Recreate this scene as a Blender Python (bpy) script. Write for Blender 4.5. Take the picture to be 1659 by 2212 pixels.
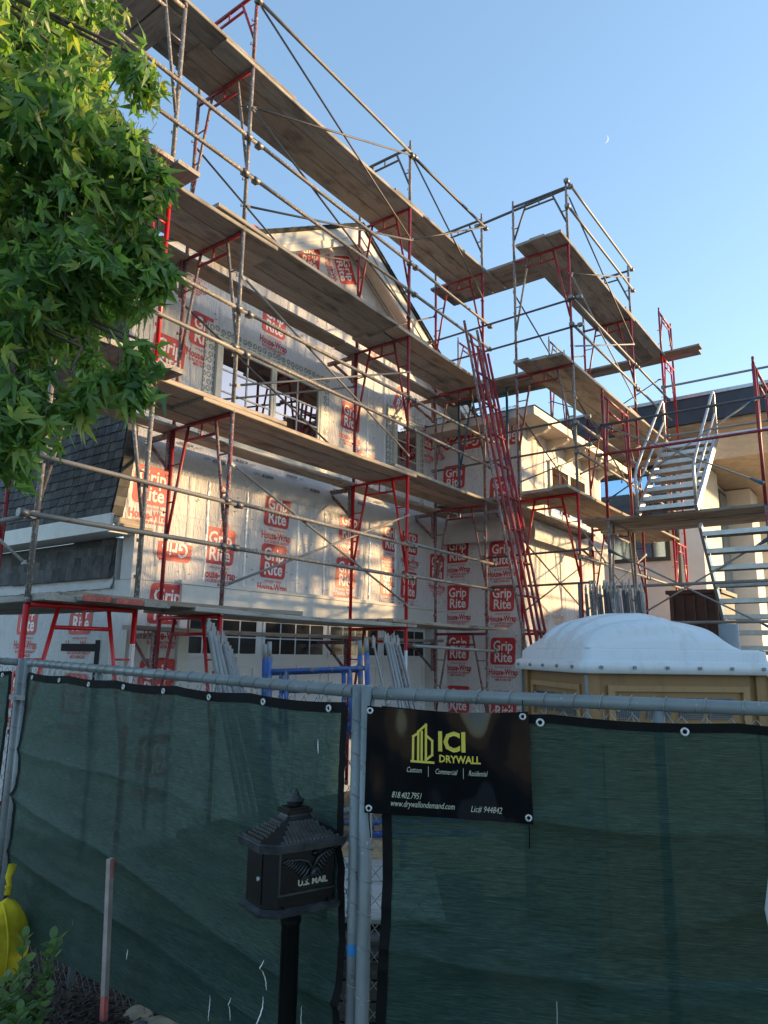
import bpy, bmesh, math, random
from mathutils import Vector, Matrix, noise
random.seed(7)
R = math.radians
for o in list(bpy.data.objects): bpy.data.objects.remove(o)
scene = bpy.context.scene
COL = scene.collection

# ------------------------------------------------------------------ camera
cam_d = bpy.data.cameras.new('camera'); cam = bpy.data.objects.new('camera', cam_d); COL.objects.link(cam)
cam_d.sensor_fit = 'VERTICAL'; cam_d.sensor_height = 36; cam_d.lens = 36*1538.94/2212
cam_d.clip_start = 0.05; cam_d.clip_end = 4000
FW = Vector((0.78887136, 0.58260534, 0.19558372)); RT = Vector((0.59156641, -0.8061127, 0.01521478)); UP = Vector((-0.16652674, -0.10369825, 0.98056898))
m = Matrix((RT, UP, -FW)).transposed().to_4x4(); m.translation = (0, 0, 1.93); cam.matrix_world = m
scene.camera = cam
scene.render.resolution_x = 768; scene.render.resolution_y = 1024

# ------------------------------------------------------------------ sky, sun, exposure
SUN_EL = R(9.5); SUN_AZ = Vector((0.76, -0.65, 0)).normalized()
world = bpy.data.worlds.new('World'); scene.world = world; world.use_nodes = True
wn = world.node_tree.nodes; wl = world.node_tree.links
sky = wn.new('ShaderNodeTexSky'); sky.sky_type = 'NISHITA'; sky.sun_disc = False
sky.sun_elevation = SUN_EL; sky.sun_rotation = math.atan2(SUN_AZ.x, SUN_AZ.y)
sky.altitude = 0; sky.air_density = 1.0; sky.dust_density = 0.6; sky.ozone_density = 2.0
bg = wn['Background']; bg.inputs['Strength'].default_value = 0.15
gm_ = wn.new('ShaderNodeGamma'); gm_.inputs['Gamma'].default_value = .66   # the photograph's sky has a soft, compressed range
wl.new(sky.outputs['Color'], gm_.inputs['Color'])
tn = wn.new('ShaderNodeMix'); tn.data_type = 'RGBA'; tn.blend_type = 'MULTIPLY'; tn.inputs[0].default_value = 1; tn.inputs[7].default_value = (.755,.875,.98,1)
wl.new(gm_.outputs['Color'], tn.inputs[6]); wl.new(tn.outputs[2], bg.inputs['Color'])
sl = bpy.data.lights.new('sun', 'SUN'); so = bpy.data.objects.new('sun', sl); COL.objects.link(so)
sl.energy = 2.3; sl.angle = R(2.4); sl.color = (1.0, 0.66, 0.31)
sd = Vector((SUN_AZ.x*math.cos(SUN_EL), SUN_AZ.y*math.cos(SUN_EL), math.sin(SUN_EL)))
so.rotation_euler = sd.to_track_quat('Z', 'Y').to_euler()
so.location = sd*60
vs = scene.view_settings
vs.view_transform = 'Standard'; vs.look = 'None'; vs.gamma = 1; vs.use_curve_mapping = False; vs.exposure = 2.05

# ------------------------------------------------------------------ tags and helpers
def tag(o, label=None, cat=None, group=None, kind=None):
    if label: o['label'] = label
    if cat: o['category'] = cat
    if group: o['group'] = group
    if kind: o['kind'] = kind
    return o
def empty(name, loc=(0,0,0), rz=0.0, label=None, cat=None, group=None, rot=None):
    o = bpy.data.objects.new(name, None); COL.objects.link(o)
    o.location = loc; o.rotation_euler = rot if rot else (0, 0, rz); o.empty_display_size = .1
    return tag(o, label, cat, group)
class MB:
    def __init__(s): s.v = []; s.f = []; s.m = []; s.sm = []
    def add(s, vs, fs, mi=0, smooth=False):
        b = len(s.v); s.v += [tuple(p) for p in vs]
        for f in fs: s.f.append([b+i for i in f]); s.m.append(mi); s.sm.append(smooth)
        return s
    def box(s, c, d, mi=0, M=None):
        x, y, z = d[0]/2, d[1]/2, d[2]/2
        vs = [Vector((sx*x, sy*y, sz*z)) for sz in (-1,1) for sx, sy in ((-1,-1),(1,-1),(1,1),(-1,1))]
        if M is not None: vs = [M @ p for p in vs]
        vs = [p + Vector(c) for p in vs]
        return s.add(vs, [(3,2,1,0),(4,5,6,7),(0,1,5,4),(1,2,6,5),(2,3,7,6),(3,0,4,7)], mi)
    def bx(s, x0, x1, y0, y1, z0, z1, mi=0): return s.box(((x0+x1)/2,(y0+y1)/2,(z0+z1)/2), (abs(x1-x0),abs(y1-y0),abs(z1-z0)), mi)
    def tube(s, p0, p1, r, n=8, mi=0, r1=None, cap=True):
        return s.path([p0, p1], r, n, mi, cap=cap, radii=[r, r if r1 is None else r1])
    def path(s, pts, r, n=8, mi=0, cap=True, radii=None, smooth=True):
        pts = [Vector(p) for p in pts]; rings = []; b = len(s.v); prev = None
        for i, p in enumerate(pts):
            t = ((pts[min(i+1, len(pts)-1)] - p).normalized() + (p - pts[max(i-1, 0)]).normalized())
            t = t.normalized() if t.length > 1e-6 else Vector((0,0,1))
            a = prev - t*prev.dot(t) if prev else None
            if a is None or a.length < 1e-4:
                a = t.cross(Vector((0,0,1)) if abs(t.z) < .9 else Vector((1,0,0)))
            a.normalize(); prev = a; c = t.cross(a)
            rr = radii[i] if radii else r
            for k in range(n):
                an = 2*math.pi*k/n; s.v.append(tuple(p + a*math.cos(an)*rr + c*math.sin(an)*rr))
        for i in range(len(pts)-1):
            for k in range(n):
                s.f.append([b+i*n+k, b+i*n+(k+1)%n, b+(i+1)*n+(k+1)%n, b+(i+1)*n+k]); s.m.append(mi); s.sm.append(smooth)
        if cap:
            s.f.append([b+k for k in range(n)][::-1]); s.m.append(mi); s.sm.append(False)
            e = b+(len(pts)-1)*n; s.f.append([e+k for k in range(n)]); s.m.append(mi); s.sm.append(False)
        return s
    def prism(s, poly, axis, a, b, mi=0):
        # poly: 2D points (u,v); extruded along axis from a to b. axis 'y': (u,w,v); 'x': (w,u,v); 'z': (u,v,w)
        def P(u, v, w): return {'y': (u, w, v), 'x': (w, u, v), 'z': (u, v, w)}[axis]
        n = len(poly); vs = [P(u, v, a) for u, v in poly] + [P(u, v, b) for u, v in poly]
        fs = [list(range(n))[::-1], [n+i for i in range(n)]] + [[i, (i+1) % n, n+(i+1) % n, n+i] for i in range(n)]
        return s.add(vs, fs, mi)
    def grid(s, P, mi=0, smooth=True, close=False):
        nr = len(P); nc = len(P[0]); vs = [p for row in P for p in row]
        fs = [(i*nc+j, i*nc+(j+1) % nc, (i+1)*nc+(j+1) % nc, (i+1)*nc+j) for i in range(nr-1) for j in range(nc if close else nc-1)]
        return s.add(vs, fs, mi, smooth)
    def lathe(s, prof, c=(0,0,0), n=16, mi=0, smooth=True):
        P = [[(c[0]+r*math.cos(2*math.pi*k/n), c[1]+r*math.sin(2*math.pi*k/n), c[2]+z) for k in range(n)] for r, z in prof]
        return s.grid(P, mi, smooth, close=True)
    def mesh(s, name, mats, fix=True):
        me = bpy.data.meshes.new(name); me.from_pydata(s.v, [], s.f)
        for mm in (mats if isinstance(mats, (list, tuple)) else [mats]): me.materials.append(mm)
        me.polygons.foreach_set('material_index', s.m); me.polygons.foreach_set('use_smooth', s.sm); me.update()
        if fix:
            b = bmesh.new(); b.from_mesh(me); bmesh.ops.recalc_face_normals(b, faces=b.faces); b.to_mesh(me); b.free()
        return me
    def build(s, name, mats, parent=None, fix=True):
        return inst(name, s.mesh(name, mats, fix), parent)
def inst(name, me, parent=None, loc=None, rot=None, scale=None):
    o = bpy.data.objects.new(name, me); COL.objects.link(o)
    if parent: o.parent = parent
    if loc is not None: o.location = loc
    if rot is not None: o.rotation_euler = rot
    if scale is not None: o.scale = scale
    return o

# ------------------------------------------------------------------ materials
def nmat(name):
    mt = bpy.data.materials.new(name); mt.use_nodes = True
    return mt, mt.node_tree.nodes, mt.node_tree.links, mt.node_tree.nodes['Principled BSDF']
def mixc(nd, lk, fac, a, b):
    n = nd.new('ShaderNodeMix'); n.data_type = 'RGBA'
    for sock, val in ((n.inputs[0], fac), (n.inputs[6], a), (n.inputs[7], b)):
        if hasattr(val, 'is_linked') or hasattr(val, 'links'): lk.new(val, sock)
        elif isinstance(val, (int, float)): sock.default_value = val
        else: sock.default_value = (*val, 1)
    return n.outputs[2]
def tex(nd, lk, scale, stretch=(1,1,1), detail=4, rough=.6, kind='Object', loc=(0,0,0), rnd=False):
    tc = nd.new('ShaderNodeTexCoord'); mp = nd.new('ShaderNodeMapping'); mp.inputs['Scale'].default_value = stretch; mp.inputs['Location'].default_value = loc
    src = tc.outputs[kind]
    if rnd:
        oi = nd.new('ShaderNodeObjectInfo'); va = nd.new('ShaderNodeVectorMath'); va.operation = 'MULTIPLY_ADD'
        mm = nd.new('ShaderNodeMath'); mm.operation = 'MULTIPLY'; mm.inputs[1].default_value = 37.0
        lk.new(oi.outputs['Random'], mm.inputs[0]); lk.new(src, va.inputs[0]); va.inputs[1].default_value = (1,1,1); lk.new(mm.outputs[0], va.inputs[2]); src = va.outputs[0]
    lk.new(src, mp.inputs[0])
    n = nd.new('ShaderNodeTexNoise'); n.inputs['Scale'].default_value = scale; n.inputs['Detail'].default_value = detail; n.inputs['Roughness'].default_value = rough
    lk.new(mp.outputs[0], n.inputs['Vector'])
    return n.outputs['Fac']
def ramp(nd, lk, f, lo, hi):
    n = nd.new('ShaderNodeMapRange'); n.inputs[1].default_value = lo; n.inputs[2].default_value = hi; lk.new(f, n.inputs[0]); return n.outputs[0]
def bump(nd, lk, bs, h, strength=.3, dist=.01):
    b = nd.new('ShaderNodeBump'); b.inputs['Strength'].default_value = strength; b.inputs['Distance'].default_value = dist
    lk.new(h, b.inputs['Height']); lk.new(b.outputs[0], bs.inputs['Normal']); return b
def plain(name, c, rough=.6, metal=0., var=.15, vs_=6., bmp=0., bs_=60., spec=.5, rndtint=0.):
    mt, nd, lk, b = nmat(name)
    f = tex(nd, lk, vs_, rnd=True)
    dark = tuple(x*(1-var*1.4) for x in c); lite = tuple(min(1, x*(1+var)) for x in c)
    col = mixc(nd, lk, ramp(nd, lk, f, .3, .7), dark, lite)
    if rndtint:
        oi = nd.new('ShaderNodeObjectInfo'); hs = nd.new('ShaderNodeHueSaturation')
        hs.inputs['Value'].default_value = 1; mr = nd.new('ShaderNodeMapRange'); mr.inputs[3].default_value = 1-rndtint; mr.inputs[4].default_value = 1+rndtint
        lk.new(oi.outputs['Random'], mr.inputs[0]); lk.new(mr.outputs[0], hs.inputs['Value']); lk.new(col, hs.inputs['Color']); col = hs.outputs[0]
    lk.new(col, b.inputs['Base Color'])
    rr = ramp(nd, lk, tex(nd, lk, vs_*5, rnd=True), 0, 1); mr = nd.new('ShaderNodeMapRange'); mr.inputs[3].default_value = max(0.02, rough-.12); mr.inputs[4].default_value = min(1, rough+.12)
    lk.new(rr, mr.inputs[0]); lk.new(mr.outputs[0], b.inputs['Roughness'])
    b.inputs['Metallic'].default_value = metal; b.inputs['Specular IOR Level'].default_value = spec
    if bmp: bump(nd, lk, b, tex(nd, lk, bs_, rnd=True), bmp, .004)
    return mt
def chipped(name, paint, under, amount=.5, splat=None, splat_amt=.6, rough=.45):
    """painted tube: worn chips showing metal, optional pale cement splatter"""
    mt, nd, lk, b = nmat(name)
    c1 = tex(nd, lk, 14, (1,1,.45), 6, .7, rnd=True); k = ramp(nd, lk, c1, amount, amount+.05)
    tone = mixc(nd, lk, ramp(nd, lk, tex(nd, lk, 3, rnd=True), .3, .7), tuple(x*.7 for x in paint), tuple(min(1, x*1.15) for x in paint))
    col = mixc(nd, lk, k, tone, under)
    if splat:
        s1 = tex(nd, lk, 55, (1,1,.7), 3, .6, rnd=True); k2 = ramp(nd, lk, s1, splat_amt, splat_amt+.04); col = mixc(nd, lk, k2, col, splat)
    lk.new(col, b.inputs['Base Color']); b.inputs['Roughness'].default_value = rough
    bump(nd, lk, b, c1, .25, .003)
    return mt
M = {}
M['red'] = chipped('bright red tube paint', (.56,.014,.016), (.30,.05,.04), .70, (.5,.4,.36), .74, .32)
M['redworn'] = chipped('worn crimson tube paint', (.30,.022,.034), (.17,.10,.095), .58, (.42,.36,.34), .66)
M['redsplat'] = chipped('cement splattered red tube', (.22,.045,.05), (.20,.16,.155), .47, (.46,.43,.40), .58, .6)
M['greytube'] = chipped('cement splattered grey tube', (.20,.175,.165), (.16,.085,.075), .60, (.42,.40,.37), .56, .6)
M['darktube'] = chipped('dark weathered tube', (.10,.095,.10), (.13,.09,.075), .55, (.3,.28,.26), .70, .55)
M['galv'] = chipped('galvanised brace tube', (.30,.30,.30), (.22,.17,.14), .62, (.36,.35,.33), .72, .5)
M['railtube'] = chipped('weathered rail pipe', (.25,.235,.22), (.18,.125,.10), .60, None, .68, .5)
M['bluetube'] = chipped('blue tube paint', (.035,.115,.38), (.20,.19,.19), .51, (.35,.35,.36), .72, .4)
M['paleblue'] = chipped('dull blue tube paint', (.05,.14,.24), (.2,.18,.17), .58, (.35,.33,.31), .68, .5)
M['alu'] = plain('aluminium stair', (.52,.53,.54), .38, .7, .12, 8)
M['clamp'] = plain('clamp steel', (.22,.21,.20), .45, .6, .3, 30)

def wood(name, a, b_, tint=.22):
    mt, nd, lk, b = nmat(name)
    g = tex(nd, lk, 9, (.35, 7, 7), 6, .65, rnd=True); st = tex(nd, lk, 2.2, (1,2.5,2.5), 4, .6, rnd=True)
    col = mixc(nd, lk, ramp(nd, lk, g, .3, .7), a, b_)
    col = mixc(nd, lk, ramp(nd, lk, st, .50, .72), col, tuple(x*.55 for x in a))
    sp = ramp(nd, lk, tex(nd, lk, 40, (1,1,1), 2, .5, rnd=True), .70, .74); col = mixc(nd, lk, sp, col, (.30,.27,.24))
    oi = nd.new('ShaderNodeObjectInfo'); hs = nd.new('ShaderNodeHueSaturation'); mr = nd.new('ShaderNodeMapRange'); mr.inputs[3].default_value = 1-tint; mr.inputs[4].default_value = 1+tint
    lk.new(oi.outputs['Random'], mr.inputs[0]); lk.new(mr.outputs[0], hs.inputs['Value']); lk.new(col, hs.inputs['Color'])
    lk.new(hs.outputs[0], b.inputs['Base Color']); b.inputs['Roughness'].default_value = .82
    bump(nd, lk, b, g, .45, .004)
    return mt
M['plank'] = wood('weathered scaffold plank', (.235,.213,.19), (.43,.40,.36))
M['plankwarm'] = wood('newer brown scaffold plank', (.275,.225,.175), (.45,.38,.305))
M['plankend'] = plain('red painted plank end', (.42,.10,.08), .7, 0, .4, 20)
M['lumber'] = wood('dark lumber', (.07,.06,.055), (.15,.13,.115))
M['whiteboard'] = wood('pale weathered board', (.38,.36,.33), (.55,.53,.50), .1)
M['plywood'] = wood('tan plywood', (.34,.24,.13), (.46,.34,.20), .1)

def wrapmat(name, base, seams=True, translucent=0.0):
    mt, nd, lk, b = nmat(name)
    w = tex(nd, lk, 16, (2.6,2.6,.55), 5, .7, 'Object'); big = tex(nd, lk, 1.6, (1,1,1), 4, .6)
    st = nd.new('ShaderNodeTexWave'); st.wave_type = 'BANDS'; st.bands_direction = 'X'; st.inputs['Scale'].default_value = .77; st.inputs['Distortion'].default_value = 1.6; st.inputs['Detail'].default_value = 3; st.inputs['Detail Scale'].default_value = 2.0
    tc = nd.new('ShaderNodeTexCoord'); lk.new(tc.outputs['Object'], st.inputs['Vector'])
    crease = ramp(nd, lk, st.outputs['Fac'], .90, 1.0)
    col = mixc(nd, lk, ramp(nd, lk, big, .3, .75), tuple(x*.9 for x in base), base)
    lk.new(col, b.inputs['Base Color']); b.inputs['Roughness'].default_value = .45; b.inputs['Specular IOR Level'].default_value = .35
    ad = nd.new('ShaderNodeMath'); ad.operation = 'MULTIPLY_ADD'; ad.inputs[1].default_value = .6 if seams else 0; lk.new(crease, ad.inputs[0]); lk.new(w, ad.inputs[2])
    ad2 = nd.new('ShaderNodeMath'); ad2.operation = 'MULTIPLY_ADD'; ad2.inputs[1].default_value = 2.0; lk.new(big, ad2.inputs[0]); lk.new(ad.outputs[0], ad2.inputs[2])
    bump(nd, lk, b, ad2.outputs[0], .95, .038)
    return mt
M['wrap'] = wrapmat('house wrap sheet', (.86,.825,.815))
M['wrapshade'] = wrapmat('shaded house wrap sheet', (.74,.73,.74))  # darker copy of the wrap, the side wall's shade is in its colour
M['band'] = wrapmat('flashing roll', (.74,.73,.73), False)
M['pred'] = plain('red print', (.60,.045,.048), .5, 0, .22, 9, .5, 14)
M['pwhite'] = plain('unprinted wrap', (.86,.81,.79), .5, 0, .05, 10, .5, 14)
M['ppink'] = plain('faint pink print', (.70,.40,.33), .5, 0, .1, 10)
M['pinkwhite'] = plain('faint unprinted wrap', (.72,.62,.56), .5, 0, .05, 10)
M['pgrey'] = plain('grey flashing print', (.10,.10,.11), .5, 0, .1, 10)
M['trim'] = plain('primed white trim', (.66,.65,.62), .5, 0, .07, 5)
M['soffit'] = plain('cream soffit', (.60,.55,.47), .6, 0, .08, 4)
M['door'] = plain('white garage door paint', (.72,.73,.76), .42, 0, .04, 3)
M['vinyl'] = plain('cream window vinyl', (.62,.60,.53), .4, 0, .04, 5)
M['shingle'] = plain('dark slate shingle', (.088,.087,.088), .8, 0, .3, 8, .4, 90, .3, .38)
M['roofsh'] = plain('dark roof shingles', (.035,.035,.038), .9, 0, .3, 20, .5, 60)
M['tape'] = None
def glassmat():
    mt, nd, lk, b = nmat('coated window glass')
    b.inputs['Base Color'].default_value = (.55,.52,.55,1); b.inputs['Metallic'].default_value = 1.0; b.inputs['Roughness'].default_value = .012
    b.inputs['Base Color'].default_value = (.42,.375,.40,1)
    bump(nd, lk, b, tex(nd, lk, 1.1), .02, .02)
    return mt
M['glass'] = glassmat()
M['dglass'] = plain('dark garage glass', (.022,.025,.028), .10, 0, .1, 4)
def bandtape():
    mt, nd, lk, b = nmat('printed flashing tape')
    vo = nd.new('ShaderNodeTexVoronoi'); vo.feature = 'F1'; vo.inputs['Scale'].default_value = 11; vo.inputs['Randomness'].default_value = .25
    tc = nd.new('ShaderNodeTexCoord'); sp_ = nd.new('ShaderNodeSeparateXYZ'); cb_ = nd.new('ShaderNodeCombineXYZ'); lk.new(tc.outputs['Object'], sp_.inputs[0]); lk.new(sp_.outputs[0], cb_.inputs[0]); lk.new(sp_.outputs[2], cb_.inputs[1]); vo.voronoi_dimensions = '2D'; lk.new(cb_.outputs[0], vo.inputs['Vector'])
    d = vo.outputs['Distance']; a = ramp(nd, lk, d, .42, .38); c = ramp(nd, lk, d, .24, .28)
    mu = nd.new('ShaderNodeMath'); mu.operation = 'MULTIPLY'; lk.new(a, mu.inputs[0]); lk.new(c, mu.inputs[1])
    n2 = ramp(nd, lk, tex(nd, lk, 60), .5, .56); mx = nd.new('ShaderNodeMath'); mx.operation = 'MAXIMUM'; lk.new(mu.outputs[0], mx.inputs[0])
    m3 = nd.new('ShaderNodeMath'); m3.operation = 'MULTIPLY'; lk.new(n2, m3.inputs[0]); lk.new(ramp(nd, lk, d, .24, .20), m3.inputs[1]); lk.new(m3.outputs[0], mx.inputs[1])
    lk.new(mixc(nd, lk, mx.outputs[0], (.60,.59,.56), (.14,.145,.15)), b.inputs['Base Color']); b.inputs['Roughness'].default_value = .4
    bump(nd, lk, b, tex(nd, lk, 14), .4, .01)
    return mt
M['tape'] = bandtape()
def clothmat():
    mt, nd, lk, b = nmat('green privacy mesh')
    out = nd['Material Output']
    h = tex(nd, lk, 9, (1,1,26), 5, .75); bigc = tex(nd, lk, 2.2, (1,1,1.6), 4, .6); fine = tex(nd, lk, 70, (.22,.22,5), 3, .7)
    col = mixc(nd, lk, ramp(nd, lk, h, .35, .7), (.011,.030,.023), (.034,.078,.062))
    col = mixc(nd, lk, ramp(nd, lk, bigc, .55, .8), col, (.048,.080,.070))
    col = mixc(nd, lk, ramp(nd, lk, fine, .48, .72), col, (.060,.120,.098))
    lk.new(col, b.inputs['Base Color']); b.inputs['Roughness'].default_value = .55; b.inputs['Sheen Weight'].default_value = .03
    b.inputs['Specular IOR Level'].default_value = .28
    bump(nd, lk, b, fine, .6, .004)
    tr = nd.new('ShaderNodeBsdfTransparent'); tr.inputs[0].default_value = (.50,.72,.60,1)
    tl = nd.new('ShaderNodeBsdfTranslucent'); lk.new(col, tl.inputs[0])
    m1 = nd.new('ShaderNodeMixShader'); m1.inputs[0].default_value = .25; lk.new(b.outputs[0], m1.inputs[1]); lk.new(tl.outputs[0], m1.inputs[2])
    m2 = nd.new('ShaderNodeMixShader'); a = nd.new('ShaderNodeMapRange'); a.inputs[1].default_value = .25; a.inputs[2].default_value = .75; a.inputs[3].default_value = .10; a.inputs[4].default_value = .26
    lk.new(h, a.inputs[0]); lk.new(a.outputs[0], m2.inputs[0]); lk.new(m1.outputs[0], m2.inputs[1]); lk.new(tr.outputs[0], m2.inputs[2])
    lk.new(m2.outputs[0], out.inputs['Surface'])
    return mt
M['cloth'] = clothmat()
M['hem'] = plain('black webbing hem', (.004,.0045,.005), .8, 0, .2, 20, .3, 200, .2)
M['fencepipe'] = chipped('galvanised fence pipe', (.20,.225,.23), (.13,.11,.095), .62, (.30,.32,.33), .66, .36)
M['wire'] = plain('galvanised wire', (.30,.32,.32), .4, .5, .2, 20)
M['grommet'] = plain('grommet metal', (.62,.63,.63), .3, .6, .1, 20)
def bannermat():
    mt, nd, lk, b = nmat('glossy black vinyl')
    b.inputs['Base Color'].default_value = (.002,.0022,.003,1); b.inputs['Roughness'].default_value = .07
    bump(nd, lk, b, tex(nd, lk, 4.5, (1.4,1.4,.4), 2, .45), .55, .03)
    return mt
M['banner'] = bannermat()
M['gold'] = plain('yellow sign print', (.62,.50,.06), .4, 0, .04, 10)
M['cream'] = plain('cream sign print', (.50,.50,.36), .45, 0, .05, 10)
M['mailblack'] = plain('black cast mailbox', (.0028,.003,.0034), .36, 0, .3, 14, .2, 120, .4)
M['mailworn'] = plain('worn grey mailbox edge', (.028,.031,.034), .5, 0, .6, 18, .3, 100)
M['mailtext'] = plain('pale embossed lettering', (.42,.40,.30), .5, 0, .2, 60)
M['flag'] = plain('red flag', (.5,.03,.03), .4)
M['tan'] = plain('tan moulded plastic', (.235,.140,.060), .45, 0, .12, 3)
M['tanlight'] = plain('tan plastic panel', (.30,.19,.085), .45, 0, .1, 3)
M['whiteplastic'] = plain('white moulded plastic', (.58,.61,.64), .40, 0, .10, 3.0)
def grimy(name, c, g):
    mt, nd, lk, b = nmat(name)
    k = ramp(nd, lk, tex(nd, lk, 6, (2.2,2.2,.35), 5, .65), .50, .78); k2 = ramp(nd, lk, tex(nd, lk, 34, (1,1,1), 3, .6), .66, .72)
    col = mixc(nd, lk, k, c, g); mm = nd.new('ShaderNodeMath'); mm.operation = 'MULTIPLY'; mm.inputs[1].default_value = .15; lk.new(k2, mm.inputs[0]); col = mixc(nd, lk, mm.outputs[0], col, g)
    lk.new(col, b.inputs['Base Color']); b.inputs['Roughness'].default_value = .45; bump(nd, lk, b, tex(nd, lk, 90), .12, .003); return mt
M['whiteplastic'] = grimy('white moulded plastic', (.62,.65,.68), (.52,.53,.53)); M['tan'] = grimy('tan moulded plastic', (.30,.170,.068), (.20,.12,.055)); M['tanlight'] = grimy('tan plastic panel', (.37,.22,.095), (.27,.165,.08))
M['greyplastic'] = plain('grey plastic', (.20,.22,.24), .5, 0, .1, 4)
M['brown'] = plain('brown painted steel', (.055,.028,.024), .6, 0, .25, 4)
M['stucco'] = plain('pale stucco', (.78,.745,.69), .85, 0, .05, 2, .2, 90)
M['stuccopink'] = plain('shaded stucco', (.56,.53,.535), .85, 0, .06, 2, .2, 90)  # side wall's shade put into a darker stucco, also used for joints
M['darkfascia'] = plain('slate blue fascia', (.045,.055,.075), .55, 0, .15, 3)
M['nsoffit'] = plain('tan wood soffit', (.42,.34,.25), .6, 0, .15, 4)
M['nframe'] = plain('dark window frame', (.02,.022,.026), .4)
M['nglass'] = glassmat(); M['nglass'].node_tree.nodes['Principled BSDF'].inputs['Base Color'].default_value = (.30,.45,.62,1)
M['yellowbag'] = plain('yellow woven bag', (.66,.50,.03), .85, 0, .35, 5, 1.0, 12, .15)
M['stake'] = plain('weathered stake', (.42,.33,.30), .85, 0, .2, 12, .3, 60)
M['stakered'] = plain('pink marking paint', (.62,.16,.14), .7, 0, .25, 12)
M['bluetape'] = plain('blue tape', (.03,.22,.52), .5)
M['blacktape'] = plain('black flashing tape', (.008,.009,.011), .7, spec=.2)
M['bark'] = plain('grey bark', (.13,.10,.075), .9, 0, .35, 10, .8, 30)
M['rock'] = plain('river pebble', (.10,.10,.105), .6, 0, .3, 10, .3, 30, .5, .4)
M['sandstone'] = plain('sandy concrete', (.26,.21,.14), .9, 0, .3, 9, .7, 40)
M['white'] = plain('white glazed surface', (.70,.72,.74), .3, 0, .04, 3)
def leafmat(name, c, tcol):
    mt, nd, lk, b = nmat(name); out = nd['Material Output']
    col = mixc(nd, lk, ramp(nd, lk, tex(nd, lk, 5, rnd=True), .3, .7), tuple(x*.75 for x in c), c)
    lk.new(col, b.inputs['Base Color']); b.inputs['Roughness'].default_value = .38; b.inputs['Specular IOR Level'].default_value = .45
    tl = nd.new('ShaderNodeBsdfTranslucent'); tl.inputs[0].default_value = (*tcol, 1)
    ms = nd.new('ShaderNodeMixShader'); ms.inputs[0].default_value = .45; lk.new(b.outputs[0], ms.inputs[1]); lk.new(tl.outputs[0], ms.inputs[2]); lk.new(ms.outputs[0], out.inputs[0])
    return mt
LEAF = [leafmat('deep green leaf', (.055,.125,.035), (.16,.38,.05)), leafmat('mid green leaf', (.105,.21,.055), (.32,.60,.08)),
        leafmat('light green leaf', (.165,.285,.10), (.46,.72,.13)), leafmat('yellow green leaf', (.24,.31,.07), (.60,.70,.09))]
SHRUB = leafmat('shrub leaf', (.12,.20,.07), (.22,.38,.08)); SHRUB2 = leafmat('pale shrub leaf', (.19,.27,.12), (.3,.45,.12))
def groundmat():
    mt, nd, lk, b = nmat('sandy ground')
    a = tex(nd, lk, .8, (1,1,1), 8, .65); c = tex(nd, lk, 30, (1,1,1), 4, .7)
    col = mixc(nd, lk, ramp(nd, lk, a, .3, .7), (.20,.145,.09), (.30,.22,.14)); col = mixc(nd, lk, ramp(nd, lk, c, .6, .75), col, (.12,.09,.06))
    lk.new(col, b.inputs['Base Color']); b.inputs['Roughness'].default_value = .95; bump(nd, lk, b, c, .6, .02); return mt
M['ground'] = groundmat()
M['asphalt'] = plain('grey asphalt', (.055,.055,.057), .9, 0, .25, 3, .6, 80)
M['pavement'] = plain('concrete pavement', (.30,.29,.275), .9, 0, .12, 2, .4, 60)
M['mulch'] = plain('dark mulch', (.018,.013,.010), .95, 0, .6, 30, 1.0, 55)
M['mulch2'] = plain('brown mulch chip', (.045,.030,.022), .9, 0, .5, 30, .6, 60, .4, .5)
def moonmat():
    mt, nd, lk, b = nmat('moonlight'); e = nd.new('ShaderNodeEmission'); e.inputs[0].default_value = (.9,.93,1,1); e.inputs[1].default_value = .25
    lk.new(e.outputs[0], nd['Material Output'].inputs[0]); return mt
M['moon'] = moonmat()
M['crease'] = plain('creased wrap film', (.88,.86,.84), .18, 0, .06, 8, .8, 40, .7)

# ------------------------------------------------------------------ text and prints
_tc = {}
def text_geo(body, size, bold=0., sx=1., shear=0., align='CENTER', res=2):
    key = (body, size, bold, sx, shear, align)
    if key in _tc: return _tc[key]
    cu = bpy.data.curves.new('t', 'FONT'); cu.body = body; cu.size = size; cu.offset = bold; cu.shear = shear; cu.align_x = align; cu.resolution_u = res; cu.fill_mode = 'FRONT'
    ob = bpy.data.objects.new('t', cu); COL.objects.link(ob); dg = bpy.context.evaluated_depsgraph_get()
    me = bpy.data.meshes.new_from_object(ob.evaluated_get(dg))
    g = ([(v.co.x*sx, v.co.y) for v in me.vertices], [list(p.vertices) for p in me.polygons])
    bpy.data.objects.remove(ob); bpy.data.curves.remove(cu); bpy.data.meshes.remove(me); _tc[key] = g
    return g
def put_text(mb, body, x, y, size, z=0., mi=0, rot=0., fn=None, width=None, **kw):
    vs, fs = text_geo(body, size, **kw)
    if width:
        ws = [a for a, b in vs]; k = width/(max(ws)-min(ws)); vs = [(a*k, b) for a, b in vs]
    c, s = math.cos(rot), math.sin(rot); P = []
    for a, b in vs:
        p = (x + a*c - b*s, y + a*s + b*c, z); P.append(fn(p) if fn else p)
    mb.add(P, fs, mi)
def rrect(x0, x1, y0, y1, r, n=4, sh=0.):
    pts = []
    for cx, cy, a0 in ((x1-r, y1-r, 0), (x0+r, y1-r, 90), (x0+r, y0+r, 180), (x1-r, y0+r, 270)):
        for k in range(n+1):
            a = R(a0+90*k/n); px, py = cx+r*math.cos(a), cy+r*math.sin(a); pts.append((px + sh*py, py))
    return pts
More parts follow.
